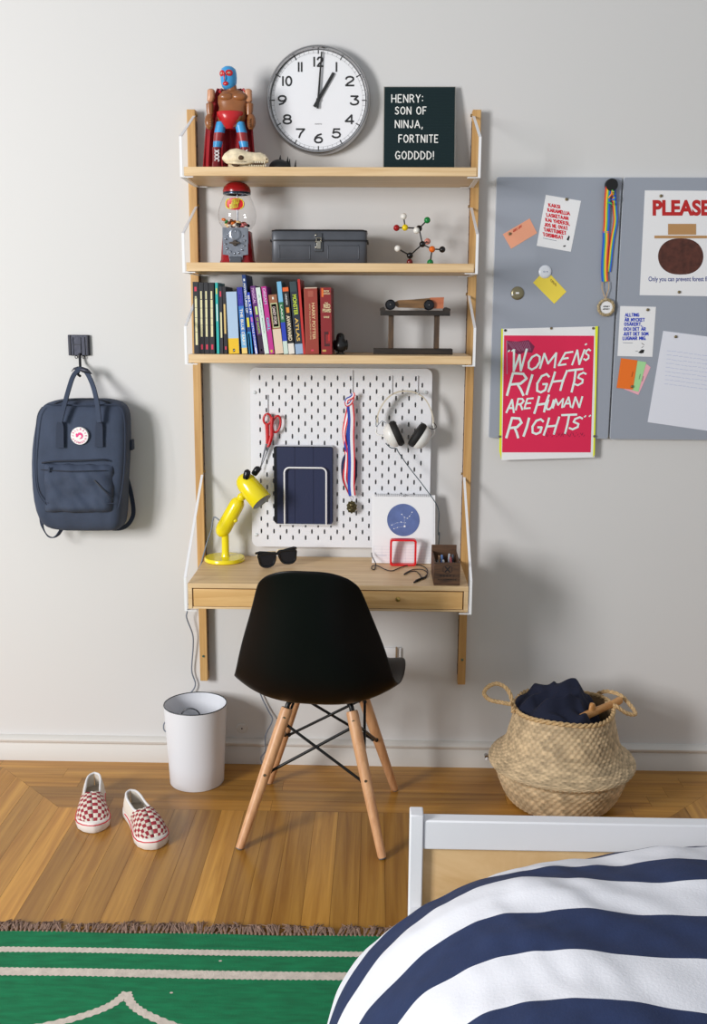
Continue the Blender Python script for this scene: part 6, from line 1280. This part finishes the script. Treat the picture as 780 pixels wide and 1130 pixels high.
for r in range(9):
    x = 736-r*.35; y = 387+r*4.6
    while x < 792-r*.6:
        L = random.uniform(2, 6); ribbon2(mb, [(x, y+(x-736)*.128), (x+L, y+(x+L-736)*.128+random.uniform(-.5, .5))], .55); x += L+random.uniform(.8, 1.6)
ink('handwriting', mb, M('ink_pale', (196, 202, 226), .8), T)
mg = M('magnet_brass', (136, 122, 92), .3, .7)
for lab, px, py, yy in (('salmon pink card', 562.3, 258.0, YP), ('white card with red lettering', 625, 220, YP), ('warning poster, at its top', 729.2, 216.2, YP), ('warning poster, at its bottom', 749.2, 322.3, YP), ('white card with blue lettering', 714.5, 341.8, YP), ('handwritten letter', 745.5, 371.5, YP), ('orange card', 697.2, 426.5, YP-.0014)):
    p = at(px, py, yy-.0005); mb = MB(); mb.lathe([(0, .004), (.0032, .004), (.0042, .003), (.0045, 0), (0, 0)], (0, 0, 0), 16, RY); o = part('magnet', mb, mg, None, True, angle=50); o.location = p; tag(o, 'tiny brass magnet on the '+lab, 'magnet', None)
for k, (px, py) in enumerate((Z7(97, 137), Z7(380, 124), Z7(638, 124), Z7(64, 790), Z7(645, 788))):
    p = at(px, py, -.025); mb = MB(); mb.lathe([(0, .003), (.0030, .003), (.0038, .002), (.004, 0), (0, 0)], (0, 0, 0), 16, RY); o = part('magnet', mb, mg if k else M('magnet_dark', (60, 50, 44), .4, .5), None, True, angle=50); o.location = p
    tag(o, 'tiny magnet at the %s of the red lettered poster' % ('top left corner', 'middle of the top edge', 'top right corner', 'lower left edge', 'lower right edge')[k], 'magnet')

# ---------------------------------------------------------------- rug
RG = thing('rug', 'green flat woven rug with cream stripes and brown fringe on the oak floor', 'rug', (-.5, -1.8, 0))
RX0, RX1, RY0, RY1 = -2.1, 1.0, -3.0, -.976
def rugp(x, y): return (x, y+.008*(x+.75)/.9*1.0)
grn = M('rug_green', (0, 120, 74), .95, var=.22, vscale=16, bump=.9, bscale=260, vec=(1, 5, 1)); crm = M('rug_cream', (206, 194, 182), .95, var=.12, vscale=60, bump=.8, bscale=300)
mb = MB(); xs = [RX0+(RX1-RX0)*i/60 for i in range(61)]
N_ = 61; P_ = [rugp(x, RY1+.003*math.sin(x*17)) for x in xs]+[rugp(x, RY0) for x in xs[::-1]]
mb.prism(P_, 'xy', .0008, .0075, 0)
def band(y0, y1):
    st = .006; n = int((RX1-RX0-.01)/st); vs = []
    for i in range(n+1):
        x = RX0+.005+i*st; jt = .0016*((i % 2)*2-1)+.0016*math.sin(x*9); vs += [(*rugp(x, y0+jt), .0079), (*rugp(x, y1-jt*.8+.002*math.sin(x*9)), .0079)]
    mb.add(vs, [(2*i, 2*i+1, 2*i+3, 2*i+2) for i in range(n)], 1)
band(-1.058, -1.038); band(-1.143, -1.115)
def arm_(pts, wd, s_=0):
    P = smooth_path([Vector((x, y, 0)) for x, y in pts], 8); vs = []
    for i, p in enumerate(P):
        d = (P[min(i+1, len(P)-1)]-P[max(i-1, 0)]).normalized(); n_ = Vector((-d.y, d.x, 0)); q = wd/2+.0016*((i % 2)*2-1); vs += [(p.x+n_.x*q, p.y+n_.y*q, .0079+.0002*(s_ > 0)), (p.x-n_.x*q, p.y-n_.y*q, .0079+.0002*(s_ > 0))]
    mb.add(vs, [(2*i, 2*i+1, 2*i+3, 2*i+2) for i in range(len(P)-1)], 1)
for cx_ in (-1.28, -.398, .48):
    for s_ in (-1, 1): arm_([(cx_, -1.192), (cx_+s_*.022, -1.232), (cx_+s_*.07, -1.268), (cx_+s_*.15, -1.305), (cx_+s_*.26, -1.335), (cx_+s_*.36, -1.40), (cx_+s_*.42, -1.50)], .020, s_)
for x, y in ((-.235, -1.125), (-.21, -1.075), (-.30, -1.19), (-.48, -1.12), (-.36, -1.045)): mb.add([(x+.004*math.cos(a), y+.003*math.sin(a), .0081) for a in [2*PI*k/6 for k in range(6)]], [tuple(range(6))], 1)
part('pile', mb, [grn, crm], RG, smooth=False)
mb = MB(); random.seed(3); x = RX0
while x < RX1:
    y = rugp(x, RY1)[1]; lean_ = random.uniform(-.6, .6); Lm = random.uniform(.030, .050)
    mb.ell((x, y+.004, .006), (.0040, .0055, .0045), 8, 5)
    for k in range(6):
        a = lean_+random.uniform(-.35, .35); L = Lm*random.uniform(.75, 1.1); p0 = Vector((x+random.uniform(-.002, .002), y+.005, .006)); p1 = p0+Vector((math.sin(a)*L*.55, math.cos(a)*L*.55, .005+random.uniform(0, .004))); p2 = p0+Vector((math.sin(a*1.3)*L, math.cos(a)*L, -.004+random.uniform(0, .004)))
        mb.tube([p0, p1, p2], [.0018, .0015, .0009], 5)
    x += random.uniform(.0085, .0125)
o = part('fringe', mb, M('fringe_brown', (134, 108, 94), .9, var=.3, vscale=90), RG, smooth=False); o['kind'] = 'stuff'

# ---------------------------------------------------------------- bed
BEDM = M('bed_white', (230, 231, 235), .4, bump=.05, bscale=60); birch = wood('bed_birch', (214, 176, 124), (236, 204, 156), (5, 5, 9), .5)
BE = thing('bed', 'white bed frame with a pale birch footboard panel under striped bedding', 'bed', (.68, -2.2, 0))
bx0, bx1, by = .211, 1.170, -1.270
for x in (bx0, bx1-.027):
    mb = MB(); mb.bx(x, x+.027, by-.038, by, .0085 if x < 1 else .0085, .499); part('post', mb, BEDM, BE, bevel=.0025)
    mb = MB(); mb.bx(x, x+.027, -3.06, -3.02, .0085, .45); part('post', mb, BEDM, BE, bevel=.0025)
mb = MB(); mb.bx(bx0+.0275, bx1-.0275, by-.034, by-.003, .424, .486); part('top_rail', mb, BEDM, BE, bevel=.003)
mb = MB(); mb.bx(bx0+.0275, bx1-.0275, by-.022, by-.012, .16, .4235); part('panel', mb, birch, BE)
mb = MB(); mb.bx(bx0+.0275, bx1-.0275, by-.034, by-.003, .10, .1595); part('bottom_rail', mb, BEDM, BE, bevel=.003)
for x in (bx0+.002, bx1-.025):
    mb = MB(); mb.bx(x, x+.023, -3.02, by-.0385, .19, .30); part('side_rail', mb, BEDM, BE, bevel=.002)
MT = thing('mattress', 'white mattress under the striped duvet on the bed', 'mattress', (.69, -2.2, .26))
mb = MB(); mb.prism(rrect(bx0+.03, bx1-.03, .262, .43, .03), 'xz', -2.98, -1.52); part('body', mb, M('mattress_white', (226, 226, 226), .9), MT, angle=60)
# duvet: cloth over the bed, striped across; the stripes belong to the cloth
prof = [(1.24, .40), (1.22, .66), (1.15, .88), (1.05, .98), (.9, 1.0), (.75, 1.0), (.62, .998), (.50, .985), (.42, .968), (.36, .945), (.30, .905), (.255, .86), (.21, .80), (.17, .735), (.135, .67), (.105, .60), (.082, .53), (.066, .46), (.055, .39), (.048, .32), (.044, .25), (.042, .19)]
zcs = [(-1.350, .395), (-1.37, .445), (-1.40, .485), (-1.44, .515), (-1.50, .548), (-1.60, .583), (-1.70, .600), (-1.85, .613), (-2.1, .625), (-2.6, .63), (-2.95, .60), (-3.0, .50)]
def interp(tab, x):
    for (a, va), (b, vb) in zip(tab[:-1], tab[1:]):
        if (a-x)*(b-x) <= 0: k = (x-a)/(b-a); return va+(vb-va)*k
    return tab[-1][1] if abs(x-tab[-1][0]) < abs(x-tab[0][0]) else tab[0][1]
PF = smooth_path([Vector((x, 0, g)) for x, g in prof], 6); ys_ = [-1.350-.010*i for i in range(166)]
bnd = [(-1.410, -1.505), (-1.602, -1.705), (-1.825, -1.940), (-2.050, -2.160), (-2.265, -2.37), (-2.465, -2.56), (-2.655, -2.70), (-2.755, -2.85), (-2.945, -3.1)]
mb = MB(); nP = len(PF)
for y in ys_:
    zc = interp(zcs, y)
    for i, p in enumerate(PF):
        x, gz = p.x, p.z; foot = min(1, max(0, (-1.35-y)/.16)); side = max(0, 1-gz)
        wv = .014*noise.noise(Vector((x*5, y*7, 1)))+.009*noise.noise(Vector((x*11+y*8, y*5, 4)))+.008*(.5-abs(noise.noise(Vector((x*13+y*3, y*6, 14)))))+.0035*noise.noise(Vector((x*30, y*18, 9)))
        z = zc*gz+wv*(.4+.6*foot)-.080*min(1, max(0, (.64-x)/.34))*min(1, max(0, (y+1.76)/.26))*gz; xx = x+.010*noise.noise(Vector((y*9, gz*5, 2)))*side*2+(.05*(1-foot)*side if x < .5 else 0)
        sh = interp([(.04, .0), (.055, .0), (.08, .03), (.13, .065), (.22, .085), (.30, .075), (.62, .0), (.85, -.035), (1.3, -.04)], x)
        y_in = y
        yy = y+sh*min(1, max(0, (-1.36-y)/.25))+.012*noise.noise(Vector((x*4.2, y*2.0, 8)))*min(1, foot*2)+.006*noise.noise(Vector((x*10, y*3, 5)))*min(1, foot*2)
        mb.v.append(Vector((xx, yy, z)))
for j in range(len(ys_)-1):
    ym_ = (ys_[j]+ys_[j+1])/2; nv = 1 if any(b < ym_ < a for a, b in bnd) else 0
    for i in range(nP-1): mb.f.append((j*nP+i, j*nP+i+1, (j+1)*nP+i+1, (j+1)*nP+i)); mb.m.append(nv)
lin_w = M('linen_white', (228, 229, 236), .9, bump=.3, bscale=220); lin_n = M('linen_navy', (30, 46, 84), .9, var=.10, vscale=30, bump=.3, bscale=220)
single('duvet', mb, [lin_w, lin_n], 'thick duvet with broad white and navy blue stripes draped over the bed', 'duvet', (.66, -2.1, .30), solid=.012, soff=-1, angle=180, sub=1)
